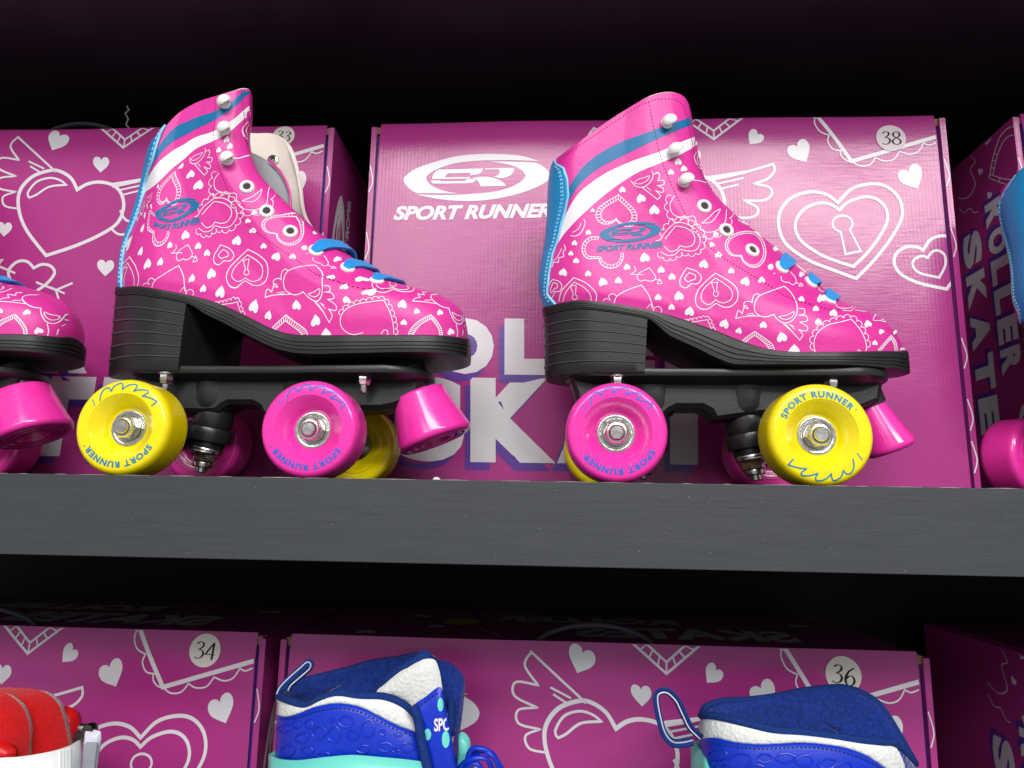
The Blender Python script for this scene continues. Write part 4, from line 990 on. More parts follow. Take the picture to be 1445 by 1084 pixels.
def build_sole(parent, up=UR, O=OR):
    ring, outn, N = sole_parts(up)
    L_ = up is UL; xh = XHL if L_ else XH; xfar = xh+(.012 if L_ else .002)
    def zb(x, zt):
        zz_ = interp(x, ZL_X, ZL_Z) if L_ else interp(x, ZB_X, ZB_Z); th = .0062
        a = sm(xh-.004, xh+.012, x)
        return (zt-th)*(1-a)+max(min(zt-.0045, zz_), ZP+.0002)*a
    mb = MB(); R = len(ring)
    prof = [(-.0030,0,0),(.0012,0,0),(.0020,.06,0),(.0022,.36,0),(.0017,.375,1),(.0017,.395,1),(.0022,.41,0),(.0022,.56,0),(.0017,.575,1),(.0017,.595,1),(.0022,.61,0),(.0022,.74,0),(.0017,.755,1),(.0017,.775,1),(.0022,.79,0),(.0020,.95,0),(-.0005,1.0,0)]
    V = []; Fs = []; Fg = []
    for e, f, _ in prof:
        for p, n in zip(ring, outn):
            b = zb(p.x, p.z); z = p.z+.0003-(p.z-b)*f
            V.append(Vector((p.x, p.y, 0))+n*e+Vector((0,0,z)))
    for r in range(len(prof)-1):
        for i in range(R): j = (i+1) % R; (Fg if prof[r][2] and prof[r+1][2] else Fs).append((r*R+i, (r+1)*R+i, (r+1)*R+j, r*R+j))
    b0 = (len(prof)-1)*R
    for i in range(1, N): Fs.append((b0+i, b0+(R-i), b0+(R-i-1) if i < N-1 else b0+N, b0+i+1)) if i < N-1 else None
    Fs.append((b0, b0+R-1, b0+1)); Fs.append((b0+N-1, b0+N+1, b0+N))
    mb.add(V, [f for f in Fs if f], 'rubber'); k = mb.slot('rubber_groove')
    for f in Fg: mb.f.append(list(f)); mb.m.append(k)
    s = mb.build('outsole', parent, O, angle=35)
    # heel
    mb = MB()
    idx = [i for i, p in enumerate(ring) if p.x < (xh if i <= N else xfar)-.001]
    far_ = [i for i in idx if i > N]; near_ = [i for i in idx if i <= N]
    order = far_+near_             # far front -> heel back -> near front
    c = sum((ring[i] for i in order), Vector())/len(order); LV = 6
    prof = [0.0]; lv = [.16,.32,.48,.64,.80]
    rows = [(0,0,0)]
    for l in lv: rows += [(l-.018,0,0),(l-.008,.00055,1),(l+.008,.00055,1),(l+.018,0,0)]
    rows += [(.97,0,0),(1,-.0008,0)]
    V = []; n = len(order)
    for f, e, _ in rows:
        for i in order:
            p, nr = ring[i], outn[i]; zt = zb(p.x, p.z)+.0002; z = zt+(ZHB-zt)*f; k = 1-.05*f
            q = Vector((c.x+(p.x-c.x)*k, YC+(p.y-YC)*k, 0))+nr*(.0014+e); V.append(Vector((q.x, q.y, z)))
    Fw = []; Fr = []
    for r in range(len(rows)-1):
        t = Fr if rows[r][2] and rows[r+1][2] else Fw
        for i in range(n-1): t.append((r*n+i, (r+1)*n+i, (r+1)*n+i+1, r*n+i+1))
        Fw.append((r*n+n-1, (r+1)*n+n-1, (r+1)*n, r*n))
    Fw.append(tuple((len(rows)-1)*n+i for i in range(n)))
    base = len(mb.v); mb.add(V, Fw, 'rubber'); k = mb.slot('rubber_ridge_lit')
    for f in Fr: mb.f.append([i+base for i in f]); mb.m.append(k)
    mb.build('heel', s, O, angle=35)
    return s
def poly_prism(mb, P, y0, y1, m, ch=.002):
    """side outline (x, z) given a width, edges chamfered"""
    n = len(P); c = np.mean(np.array(P), axis=0); inn = []
    for i in range(n):
        a, b, d = np.array(P[i-1]), np.array(P[i]), np.array(P[(i+1) % n]); e1 = (b-a)/np.hypot(*(b-a)); e2 = (d-b)/np.hypot(*(d-b))
        nn = np.array([-(e1+e2)[1], (e1+e2)[0]]); l = np.hypot(*nn); nn = nn/l if l > 1e-6 else np.array([0,0]); inn.append(nn)
    area = sum(P[i-1][0]*P[i][1]-P[i][0]*P[i-1][1] for i in range(n)); sg = 1 if area > 0 else -1
    I = [tuple(np.array(p)+q*sg*ch) for p, q in zip(P, inn)]
    V = [(p[0], y0, p[1]) for p in I]+[(p[0], y0+ch, p[1]) for p in P]+[(p[0], y1-ch, p[1]) for p in P]+[(p[0], y1, p[1]) for p in I]; Fs = []
    for r in range(3):
        for i in range(n): j = (i+1) % n; f = (r*n+i, r*n+j, (r+1)*n+j, (r+1)*n+i); Fs.append(f if sg > 0 else f[::-1])
    tri = geometry.tessellate_polygon([[Vector((p[0], p[1], 0)) for p in I]])
    for t in tri:
        a, b, c_ = (I[i] for i in t); s_ = (b[0]-a[0])*(c_[1]-a[1])-(b[1]-a[1])*(c_[0]-a[0])
        Fs.append(tuple(t) if s_ > 0 else tuple(t)[::-1]); t2 = tuple(3*n+i for i in t); Fs.append(t2[::-1] if s_ > 0 else t2)
    mb.add(V, Fs, m)
def build_plate(parent, O):
    mb = MB(); y = YC-.015
    tr = [(152,250),(170,320),(188,392),(300,404),(440,405),(480,402),(498,385),(520,374),(605,374),(632,388),(652,414),(800,398),(940,396),(1080,394),(1132,384),(1212,350),(1221,300),(1225,246)]
    P = [(lambda q: (q.x, q.z))(U(*Z4(p), y)) for p in tr]
    P = [(p[0], min(p[1], ZP-.002)) for p in P]
    poly_prism(mb, P, YC-.015, YC+.015, 'plastic', .003)
    pl = mb.build('chassis_plate', parent, O, angle=40, bevel=.0012)
    # upper flange with rounded ends
    x0, x1 = U(*Z4((140,262)), YC-.012).x, U(*Z4((1226,246)), YC-.005).x; mb = MB(); ring = []
    hw0, hw1 = .0275, .034
    for i in range(25): a = PI/2+PI*i/24; ring.append((x0+.022+.022*math.cos(a), YC+hw0*math.sin(a)))
    ring += [(x0+(x1-x0)*.3, YC-.0275), (x0+(x1-x0)*.5, YC-.0285), (x0+(x1-x0)*.68, YC-.032)]
    for i in range(25): a = -PI/2+PI*i/24; ring.append((x1-.03+.03*math.cos(a), YC+hw1*math.sin(a)))
    ring += [(x0+(x1-x0)*.68, YC+.032), (x0+(x1-x0)*.5, YC+.0285), (x0+(x1-x0)*.3, YC+.0275)]
    R = len(ring); V = []
    for dz, k in ((0, .0008), (-.0008, 0), (-.0042, 0), (-.005, .0008), (-.0085, .008)):
        for x, yy in ring:
            c = Vector(((x0+x1)/2, YC, 0)); d = Vector((x, yy, 0))-c; l = d.length; d2 = d*((l-k)/l); V.append((c.x+d2.x, c.y+d2.y*(1 if k < .005 else .72), ZP+dz))
    Fs = [(r*R+i, (r+1)*R+i, (r+1)*R+(i+1) % R, r*R+(i+1) % R) for r in range(4) for i in range(R)]
    Fs = [f for f in Fs]; Fs.append(tuple(range(R)))
    mb.add(V, Fs, 'plastic'); mb.build('mounting_flange', pl, O, angle=40)
    # rounded bosses over the trucks
    for cx, sg in ((xr+.026, -1), (xf-.026, 1)):
        mb = MB(); lathe(mb, [(.0175,0),(.017,-.010),(.0165,-.018),(.0152,-.022),(.0135,-.0235)], (cx, YC, ZP-.004), (0,0,1), 'plastic', 36, cap1=True)
        mb.build('truck_boss', pl, O, angle=45)
    # mounting bolts hanging under the flange
    for px, py in ((313,280),(1035,306)):
        q = U(*Z4((px,py)), YC-.020); z0 = ZP-.0045; mb = MB()
        lathe(mb, [(.0001,0),(.0052,0),(.0054,-.0005),(.0052,-.0011),(.0040,-.0012)], (q.x, YC-.0245, z0), (0,0,1), 'steel', 24)
        lathe(mb, [(.0041,-.001),(.0045,-.0017),(.0045,-.0050),(.0040,-.0058),(.0036,-.0074),(.0023,-.0078),(.0023,-.0082)], (q.x, YC-.0245, z0), (0,0,1), 'steel', 6)
        lathe(mb, [(.0022,-.0078),(.0023,-.0122),(.0019,-.0128),(.0001,-.0128)], (q.x, YC-.0245, z0), (0,0,1), 'steel', 14)
        mb.build('mounting_bolt', pl, O, angle=35)
    return pl
def build_stop(parent, O, t, a0, a1, wa, wb):
    a0, a1 = U(*t(a0), YC), U(*t(a1), YC); ax = (a1-a0); ax.y = 0; Lh = ax.length; ax.normalize()
    r0, r1 = ((U(*t(p), YC)-U(*t(q), YC)).length/2 for p, q in (wa, wb)); mb = MB()
    lathe(mb, [(.0001,0),(r0-.0015,0),(r0-.0003,.0006),(r0,.0018),(r0+(r1-r0)*.5,Lh*.5),(r1-.0002,Lh-.0045),(r1,Lh-.003),(r1-.0008,Lh-.001),(r1-.0025,Lh),
               (r1*.80,Lh),(r1*.78,Lh-.0012),(r1*.74,Lh-.0012),(r1*.72,Lh),(r1*.60,Lh),(r1*.58,Lh-.0012),(r1*.54,Lh-.0012),(r1*.52,Lh),(r1*.40,Lh),(r1*.37,Lh-.002),(r1*.3,Lh-.007),(.0001,Lh-.008)], a0, ax, 'wheel_pink', 64)
    st = mb.build('toe_stop', parent, O, angle=50)
    mb = MB(); lathe(mb, [(.012,-.018),(.0105,.001)], a0, ax, 'plastic', 28); mb.build('toe_stop_stem', st, O)
def build_truck(parent, O, xa, sg):
    """sg: direction from the axle to the kingpin"""
    b = Vector((xa+sg*.0258, YC, ZP-.026)); ax = Vector((-sg*.16, 0, -1)).normalized(); mb = MB()
    lathe(mb, [(.0001,0),(.0128,0),(.0130,.002),(.0134,.008),(.0128,.0125),(.0125,.013)], b, ax, 'bush', 36)
    lathe(mb, [(.0126,.0128),(.0146,.0132),(.0150,.0142),(.0150,.0215),(.0146,.0225),(.0125,.0228)], b, ax, 'bush', 36)
    lathe(mb, [(.0115,.0225),(.0118,.0232),(.0112,.027),(.0001,.027)], b, ax, 'bush', 36)
    tr = mb.build('truck', parent, O, angle=40)
    mb = MB()
    tube(mb, [b+ax*.018, Vector((xa+sg*.012, YC, WR+.004)), Vector((xa, YC, WR))], [.010,.0085,.008], 'bush', 16)
    lathe(mb, [(.0072,-.026),(.0085,-.022),(.0085,.022),(.0072,.026)], (xa, YC, WR), (0,1,0), 'bush', 24, True, True)
    mb.build('axle_hanger', tr, O, angle=40)
    mb = MB(); lathe(mb, [(.0040,-(YC-YF-.006)),(.0040,YC-YF-.006)], (xa, YC, WR), (0,1,0), 'steel', 16, True, True); mb.build('axle', tr, O)
    mb = MB()
    lathe(mb, [(.0001,.0268),(.0110,.0268),(.0114,.0274),(.0114,.0284),(.0108,.0288),(.0110,.0290),(.0113,.0297),(.0108,.0304),(.006,.0305)], b, ax, 'steel', 32)
    lathe(mb, [(.0072,.0304),(.0074,.0310),(.0074,.0362),(.0066,.0370)], b, ax, 'steel', 6)
    lathe(mb, [(.0066,.0368),(.0068,.0376),(.0066,.0396),(.0056,.0404),(.0040,.0404)], b, ax, 'steel', 20)
    lathe(mb, [(.0038,.040),(.0038,.0434),(.003,.044),(.0001,.044)], b, ax, 'steel', 14)
    mb.build('kingpin_nut', tr, O, angle=35)
    return tr
def wheel_prof():
    R = WR; P = [(.0112,.0100),(.0116,.0096)]
    for i in range(9): t = i/8; P.append((.0124+.0070*t**1.15, .0092-.0080*t))
    for i in range(1, 6): t = i/5*PI/2; P.append((.0194+.0012*math.sin(t), .0012*(1-math.sin(t))*.6+.00045*(1-t/(PI/2))))
    P += [(.0225,0),(.0258,.0001)]
    for i in range(1, 9): t = i/8*PI/2; P.append((.0258+(R-.0258)*math.sin(t), .0001+.0058*(1-math.cos(t))))
    P += [(R,.010),(R,.022)]
    for i in range(1, 7): t = i/6*PI/2; P.append((R-.0045*(1-math.cos(t)), .0225+.0052*math.sin(t)))
    P += [(.0225,.0278),(.0222,.0272),(.0212,.0272),(.0209,.0278),(.0192,.0276),(.0189,.0268),(.0178,.0266),(.0175,.0272),(.0160,.0268),(.0157,.026),(.0130,.0255),(.0118,.0245),(.0112,.0235)]
    return P
WP = wheel_prof(); _wr = [p[0] for p in WP[:25]]; _wy = [p[1] for p in WP[:25]]
def face_y(r): return interp(r, _wr, _wy)
def wheel_mesh(col, ink):
    mb = MB(); lathe(mb, WP, (0,0,0), (0,1,0), col, 72)
    A = Art()
    V, Fs, asp = text_geo('SPORT RUNNER', .04, 0, 1.2); rt, h = .0232, .0040; span = 2.05
    def pol(r, a): return (r*math.sin(a), r*math.cos(a))         # a from the top, clockwise as seen
    T_ = Art(); T_.raw([(-span/2+span*v[0], v[1]*.2) for v in V], Fs, ink, .03)
    A += T_.xf(lambda p: pol(rt-h/2+h*p[1]/.2, p[0]))
    A.arc(pol(rt+.0014, span/2+.06), .00045, 0, 2*PI, .00022, ink, 10)
    # flame scribble on the opposite side
    seq = [(.72,.0196),(.60,.0226),(.46,.0244),(.36,.0238),(.33,.0214,1),(.22,.0238),(.08,.0249),(.02,.0242),(.02,.0212,1),(-.12,.0236),(-.28,.0249),(-.34,.0240),(-.31,.0210,1),(-.46,.0231),(-.62,.0247),(-.66,.0236),(-.60,.0206,1),(-.76,.0222),(-.98,.0246,1),(-1.0,.0205,1)]
    seq = [(a, r*1.085)+tuple(x) for a, r, *x in seq]
    A.stroke(dense([pol(r, PI+a) for a, r, *_ in cat([(-a*.02, r)+tuple(x) for a, r, *x in seq], step=.0006) for a in (a/.02,)], .0004), .00085, ink)
    A.stroke(dense([pol(r, PI-a) for a, r in ((.92,.0216),(.86,.0240),(.84,.0260))], .0004), .0006, ink)
    for k, (P, Fk, m) in enumerate(A):
        P3 = [(p[0], face_y(math.hypot(*p))-.0002-.00001*k, p[1]) for p in P]
        mb.add(P3, orient([(p[0], p[1]) for p in P], Fk), m)
    return mb
def bearing_mesh():
    mb = MB(); lathe(mb, [(.0001,.0098),(.0088,.0098),(.0091,.0090),(.0101,.0086),(.0111,.0088),(.0116,.0097),(.0116,.0105)], (0,0,0), (0,1,0), 'steel', 40)
    lathe(mb, [(.0001,.0094),(.0078,.0094),(.0080,.0097)], (0,0,0), (0,1,0), 'steel_dark', 36)
    lathe(mb, [(.0060,.0092),(.0076,.0091),(.0076,.0095)], (0,0,0), (0,1,0), 'steel', 32); return mb
def nut_mesh():
    mb = MB(); lathe(mb, [(.0072,.0092),(.0074,.0086),(.0074,.0050),(.0066,.0043)], (0,0,0), (0,1,0), 'steel', 6)
    lathe(mb, [(.0063,.0046),(.0063,.0030),(.0058,.0022),(.0048,.0020)], (0,0,0), (0,1,0), 'steel', 32)
    lathe(mb, [(.0048,.0022),(.0046,.0034)], (0,0,0), (0,1,0), 'steel_dark', 24)
    lathe(mb, [(.0044,.0040),(.0043,.0012),(.0036,.0004),(.0001,.0004)], (0,0,0), (0,1,0), 'steel', 24); return mb
WM = {'p': wheel_mesh('wheel_pink', 'wheel_ink'), 'y': wheel_mesh('wheel_yellow', 'wheel_ink_teal')}
BRG, NUT = bearing_mesh(), nut_mesh()
_cache = {}
def inst(mb, name, parent):
    if id(mb) in _cache: o = bpy.data.objects.new(name, _cache[id(mb)]); COL.objects.link(o)
    else: o = mb.build(name, angle=40); _cache[id(mb)] = o.data
    o.parent = parent; return o
def add_wheel(root, O, xa, near, col, rot):
    w = inst(WM[col], 'wheel', root)
    y = YF if near else 2*YC-YF
    Rm = Matrix.Rotation(math.radians(rot), 4, 'Y')
    if not near: Rm = Matrix.Rotation(PI, 4, 'Z') @ Rm
    w.matrix_local = Matrix.Translation(Vector((xa, y, WR))-O) @ Rm
    inst(BRG, 'bearing', w); inst(NUT, 'axle_nut', w)
    return w
def assemble(up, O, label, cols, rots, loose):
    r = empty('roller_skate', O, label, 'roller skate', 'pink heart print roller skates on the upper shelf')
    D = O-OR
    bo = build_upper(up, r, O); build_sole(r, up, O); hardware(up, r, O, loose)
    if 'plate' not in _cache:
        _cache['plate'] = [build_plate(r, OR), build_truck(r, OR, xr, 1), build_truck(r, OR, xf, -1)]
    else:
        for o in _cache['plate']: copy_tree(o, r)
    if up is UL: build_stop(r, O, Z(340,500,4.25), (1065,240), (1172,525), ((1220,195),(915,300)), ((1380,425),(962,605)))
    else: build_stop(r, O, Z4, (1172,366), (1250,522), ((1216,350),(1128,388)), ((1322,492),(1172,556)))
    for k, (xa, near) in enumerate(((OR.x-HB, 1), (OR.x+HB, 1), (OR.x-HB, 0), (OR.x+HB, 0))):
        add_wheel(r, OR, xa, near, cols[k], rots[k])
    return r
skR = assemble(UR, OR, 'pink heart print roller skate with round topped collar before the size 38 box', 'pyyp', (176,-8,40,10), False)
skL = assemble(UL, OL, 'pink heart print roller skate with open collar showing its cream lining', 'yppy', (178,180,0,60), True)
# cream inside of the open boot: tongue and far eyelet
def pillow(mb, outline, y, th, m, rings=7, n=72, dome=None, ycurve=None, back='same'):
    """padded piece: outline in photo pixels set on the plane y, swelling by th"""
    P = [U(p[0], p[1], y) for p in resamp(outline, n)]; c = sum(P, Vector())/n; V = []; Fs = []
    for sgn in (-1, 1):
        for k in range(rings+1):
            f = 1-k/rings
            for p in P:
                q = c+(p-c)*f; h = th*math.sqrt(max(0, 1-f**3)); V.append(Vector((q.x, q.y+sgn*h+(ycurve(q) if ycurve else 0), q.z)))
    for s_ in (0, 1):
        b = s_*(rings+1)*n
        for k in range(rings):
            for i in range(n):
                j = (i+1) % n; f = (b+k*n+i, b+k*n+j, b+(k+1)*n+j, b+(k+1)*n+i)
                Fs.append(f if s_ else f[::-1])
    mb.add(V, Fs, m)
mb = MB(); tz = Z(290,120,4.925)
tg = cat(zz(tz, [(290,470),(345,480),(420,520),(500,590),(560,680),(595,760),(600,860),(560,900),(480,800),(400,700),(330,600)]), True)
pillow(mb, tg, YC+.006, .004, 'grey_lining'); mb.build('tongue', skL, OL)
mb = MB(); tube(mb, [U(*tz(p), YC+.001) for p in [(440,520),(480,560),(520,600),(560,670),(585,740),(592,800),(590,860)]], .0009, 'pink', 8)
for q in mb.v: pass
mb.build('tongue_edge', skL, OL)
pe = U(*tz((475,535)), UL.P(.86,.86,1).y)
v_best = min(((UL.P(q/60, v/60, 1), q/60, v/60) for q in range(30, 60) for v in range(30, 60)), key=lambda a: (a[0]-CAM).normalized().cross(ray(*tz((475,535)))).length)
nrm = -UL.Nn(v_best[1], v_best[2], 1)
place(SRING, 'far_eyelet', skL, OL, v_best[0]+nrm*.0034, nrm)
# the two skates cut by the edges of the photograph
cL = copy_tree(skL); cL.location = OL+Vector((U(102,490,YC).x-U(660,490,YC).x, 0, 0)); cL['label'] = 'pink roller skate cut off by the left edge, only toe and toe stop in view'
for c in cL.children:
    if c.name.startswith('wheel') and c.location.y > 0: c.data = _cache[id(WM['p'])]
cR = copy_tree(skR); cR['label'] = 'roller skate cut off by the right edge, only blue heel and pink wheel in view'
ang = math.radians(24); hb_ = UR.P(0, .2)-OR; H_ = U(1456,426,.085)
cR.rotation_euler = (0, 0, ang); cR.location = (H_.x-hb_.x*math.cos(ang), H_.y-hb_.x*math.sin(ang), 0)
for c in cR.children:
    if c.name.startswith('wheel') and c.location.y > 0: c.data = _cache[id(WM['p'])]

# ------------------------------------------------------------------ soft boots on the lower shelf
def ring_boot(parent, O, yc, curves, hw, bands, N=60, names=None):
    """curves: photo polylines left to right on the near side, lowest first; the far half mirrors them (optionally traced)"""
    rings = []
    for (near, far), w in zip(curves, hw):
        A_ = resamp(cat(near), N, False); ring = []
        for i, p in enumerate(A_):
            s_ = i/(N-1); k = max(0, 1-abs(2*s_-1)**2.6)**(1/2.2); q = U(p[0], p[1], yc-w*k); ring.append(q)
        B_ = resamp(cat(far), N, False) if far else None; bk = []
        for i in range(N-2, 0, -1):
            s_ = i/(N-1); k = max(0, 1-abs(2*s_-1)**2.6)**(1/2.2)
            q = U(B_[i][0], B_[i][1], yc+w*k) if B_ else Vector((ring[i].x, yc+w*k, ring[i].z)); bk.append(q)
        rings.append(ring+bk)
    out = []
    for k, (m, name, par) in enumerate(bands):
        a, b = rings[k], rings[k+1]; R = len(a); V = []; Fs = []; T = 8
        for t in range(T+1):
            f = t/T
            for i in range(R):
                p = a[i]+(b[i]-a[i])*f
                c = Vector((p.x, yc, p.z)); d = p-c; p = c+d*(1+.05*math.sin(PI*f)); V.append(p)
        for t in range(T):
            for i in range(R): j = (i+1) % R; Fs.append((t*R+i, t*R+j, (t+1)*R+j, (t+1)*R+i))
        mb = MB(); mb.add(V, Fs, m); mb.slots and None
        o = mb.build(name, par or parent, O, angle=70); so = o.modifiers.new('thick', 'SOLIDIFY'); so.thickness = .002; so.offset = -1
        if m in ('mesh_white', 'royal'): o.data.materials.append(MT['navy']); so.material_offset = 1; so.material_offset_rim = 1
        out.append((o, rings[k], rings[k+1], V, Fs))
    return out, rings
def strokes_on(V, Fs, lines, m, w, off, tube_r=None):
    tree = BVHTree.FromPolygons(V, Fs); mb = MB()
    for L in lines:
        P = []
        for p in L:
            loc, nr, i, d = tree.ray_cast(CAM, ray(p[0], p[1]))
            if loc is None:
                if len(P) > 2: tube(mb, P, w, m, 6)
                P = []; continue
            n_ = nr if nr.dot(CAM-loc) > 0 else -nr
            P.append(loc+n_*off)
        if len(P) > 2: tube(mb, P, w, m, 6)
    return mb
def cord_loop(parent, O, pts, y, w, th, m, stripe=None, ys=None):
    P = cat(pts, step=3); n = len(P); Q = [U(p[0], p[1], y+(ys or 0)*math.sin(PI*i/n)) for i, p in enumerate(P)]
    mb = MB(); tn = [(Q[min(n-1, i+1)]-Q[max(0, i-1)]).normalized() for i in range(n)]; Wv = [(t.cross(Vector((0,1,0)))*.75+Vector((0,.65,0))).normalized() for t in tn]
    strap(mb, Q, [w]*n, Wv, m, .0013, 3)
    o = mb.build('pull_loop', parent, O, angle=70)
    if stripe:
        mb = MB(); strap(mb, Q, [w*.2]*n, Wv, stripe, .0017, 2); mb.build('loop_stripe', o, O, angle=70)
    return o
def inline_base(root, O, x0, x1, y, m):
    mb = MB(); zt = -.335
    poly_prism(mb, [(x0+.01, zt), (x1-.01, zt), (x1-.025, Z_LOW+.045), (x1-.045, Z_LOW+.028), (x0+.045, Z_LOW+.028), (x0+.025, Z_LOW+.045)], y-.013, y+.013, m, .003)
    mb.build('chassis_frame', root, O)
    for k in range(3):
        x = x0+.04+(x1-x0-.08)*k/2; mb = MB()
        lathe(mb, [(.004,-.012),(.022,-.0115),(.030,-.007),(.033,0),(.030,.007),(.022,.0115),(.004,.012)], (x, y, Z_LOW+.0332), (0,1,0), 'white_plastic', 40)
        mb.build('wheel', root, O)
# --- left blue boot
ZC = Z(360,780,2.5804); YL = .066
oB = U(510,1084,YL); OB = Vector((oB.x, YL, Z_LOW+.0001))
bb = empty('inline_skate', OB, 'blue inline skate boot with dotted tongue and mint shell in the lower middle', 'inline skate', 'blue inline skates on the lower shelf')
C0 = [(40,1500),(200,1500),(400,1500),(560,1500),(760,1500)]
CR = [(48,735),(80,752),(150,757),(250,746),(350,738),(450,745),(560,755),(640,768),(700,790),(760,780)]
C1 = [(78,590),(110,598),(160,585),(220,562),(300,549),(380,562),(450,595),(520,630),(600,660),(660,690),(722,690)]
C2 = [(84,522),(130,540),(190,555),(240,530),(300,512),(380,522),(470,524),(540,552),(590,600),(650,640),(716,660)]
C2F = [(84,522),(110,490),(160,470),(240,450),(340,425),(430,400),(520,388),(600,372),(650,390),(690,440),(716,560)]
res, rg = ring_boot(bb, OB, YL, [(zz(ZC, C0), None), (zz(ZC, CR), None)], [.047,.043], [('mint','shell',None)])
shellB = res[0][0]
CRb = [(70,790),(120,790),(250,780),(350,775),(450,780),(560,790),(640,800),(700,810),(745,800)]
res, rg = ring_boot(bb, OB, YL, [(zz(ZC, CRb), None), (zz(ZC, C1), None), (zz(ZC, C2), zz(ZC, C2F))], [.0385,.037,.0345], [('royal','boot_side',None),('mesh_white','ankle_band',None)])
side_B = res[0]
pb = []
for x, y, a, b_, r in ((105,640,20,14,1),(150,625,16,14,3),(195,625,16,16,3),(170,675,22,18,2),(235,655,22,24,4),(290,660,24,28,5),(355,665,22,18,3),(335,615,26,20,1),(412,640,26,32,5),(190,720,22,15,3),(395,715,22,14,2),(475,708,22,16,4),(520,660,14,9,3),(505,715,8,9,2),(555,710,22,18,4),(465,655,9,9,1),(280,610,9,5,2),(250,735,26,8,5),(310,725,20,9,3),(525,725,8,6,5),(120,720,22,22,4)):
    n = 5+r % 3; pb.append(zz(ZC, cat([(x+a*math.cos(2*PI*k/n+r)*(1+.2*math.sin(k*r)), y+b_*math.sin(2*PI*k/n+r)) for k in range(n)], True, 3)+[(x+a*math.cos(r), y+b_*math.sin(r))]))
strokes_on(side_B[3], side_B[4], pb, 'royal', .00055, .0003).build('pebble_relief', side_B[0], OB)
stt = []
q = cat(zz(ZC, [(90,605),(160,600),(220,580),(300,567),(380,580),(450,612),(520,648),(590,672)]), step=1.2)
for i in range(0, len(q)-4, 5): stt.append(q[i:i+4])
strokes_on(side_B[3], side_B[4], stt, 'navy_cord', .00035, .0003).build('stitching', side_B[0], OB)
# quilted navy inside, its binding and the far flap
def inside(parent, O, yc, near, far, depth_px, w, m='navy', N=60):
    res, rg = ring_boot(parent, O, yc, [(near, far), *[tuple([((sum(q[0] for q in L)/len(L))*.14+p[0]*.86, p[1]+depth_px) for p in L] for L in (near, far))]], [w, w*.9], [(m, 'lining', None)])
    return res, rg
ins, rgi = inside(bb, OB, YL, zz(ZC, [(98,522),(132,540),(190,555),(240,528),(300,510),(380,520),(470,522),(540,550),(590,598),(650,636),(712,656)]), zz(ZC, [(98,522),(116,490),(160,467),(240,447),(340,422),(430,397),(520,385),(600,362),(650,380),(690,430),(712,556)]), 90, .032)
mb = MB(); tube(mb, [Vector(p) for p in rg[2]], .0022, 'navy_cord', 10, True); mb.build('collar_binding', bb, OB)
mb = MB(); pillow(mb, cat(zz(ZC, [(600,395),(655,392),(705,398),(745,430),(764,470),(758,560),(748,640),(735,720),(725,800),(690,800),(660,700),(640,560),(610,470)]), True), YL+.020, .006, 'navy'); mb.build('tongue', bb, OB)
mb = MB(); pillow(mb, cat(zz(ZC, [(440,512),(480,470),(540,425),(600,392),(650,388),(668,420),(678,470),(680,520),(640,560),(590,580),(545,545),(490,522)]), True), YL-.001, .0045, 'mesh_white'); mb.build('ankle_panel', bb, OB)
mb = MB(); pillow(mb, cat(zz(ZC, [(585,372),(620,353),(642,372),(636,392),(600,398),(540,418),(480,462),(440,508),(425,506),(460,455),(520,410)]), True), YL+.001, .003, 'navy_cord', rings=3); mb.build('collar_edge', bb, OB)
FT = cat(zz(ZC, [(580,556),(620,525),(672,487),(686,520),(692,560),(706,620),(718,690),(728,760),(735,820),(660,820),(632,740),(612,660),(600,600)]), True)
mb = MB(); pillow(mb, FT, YL-.036, .0035, 'royal')
flap = mb.build('front_flap', bb, OB); fV = [Vector(v)+OB-OB for v in mb.v]; fF = mb.f
def decal_on(V, Fs, art, parent, O, name, off=.0003):
    tree = BVHTree.FromPolygons(V, Fs); mb = MB()
    for P, Fk, m in art:
        Q = []
        for p in P:
            loc, nr, i, d = tree.ray_cast(CAM, ray(p[0], p[1])); Q.append(loc-ray(p[0], p[1])*off if loc else None)
        Fk = [f for f in Fk if all(Q[i] is not None for i in f)]
        Q = [q_ or Vector() for q_ in Q]; F2 = []
        for f in Fk:
            n_ = (Q[f[1]]-Q[f[0]]).cross(Q[f[2]]-Q[f[0]]); F2.append(tuple(f) if n_.dot(CAM-Q[f[0]]) > 0 else tuple(f)[::-1])
        mb.add(Q, F2, m)
    return mb.build(name, parent, O)
A = Art()
for x, y, a, b_ in ((675,553,11,25),(628,662,13,21),(694,680,14,31)): A.fill(zz(ZC, [(x+a*math.cos(2*PI*k/20), y+b_*math.sin(2*PI*k/20)) for k in range(20)]), 'mint', 4)
text_quad(A, 'SPO', ZC((652,652)), (60/2.58, -4/2.58), (-3/2.58, -48/2.58), 'print_white', offset=.03, shear=.12, maxe=4)
decal_on(fV, fF, A, flap, OB, 'flap_print')
q = cat(zz(ZC, [(592,565),(630,535),(672,508)]), step=1.2)
strokes_on(fV, fF, [q[i:i+4] for i in range(0, len(q)-4, 5)], 'navy_cord', .00035, .0002).build('stitching', flap, OB)
mb = MB(); tube(mb, [U(*ZC(p), YL-.039) for p in cat([(572,560),(592,600),(602,660),(614,720),(630,790),(640,830)], step=10)], .0028, 'navy_cord', 10); mb.build('flap_binding', bb, OB)
cord_loop(bb, OB, zz(ZC, [(92,548),(84,520),(96,490),(130,455),(170,420),(190,402),(200,406),(196,420),(160,452),(128,480),(118,500)]), YL-.003, .0052, .001, 'navy_cord', 'print_white')
mb = MB(); pillow(mb, cat(zz(ZC, [(735,800),(738,720),(742,660),(762,655),(782,680),(784,710),(775,740),(770,800)]), True), YL-.004, .006, 'mint'); mb.build('cuff', bb, OB)
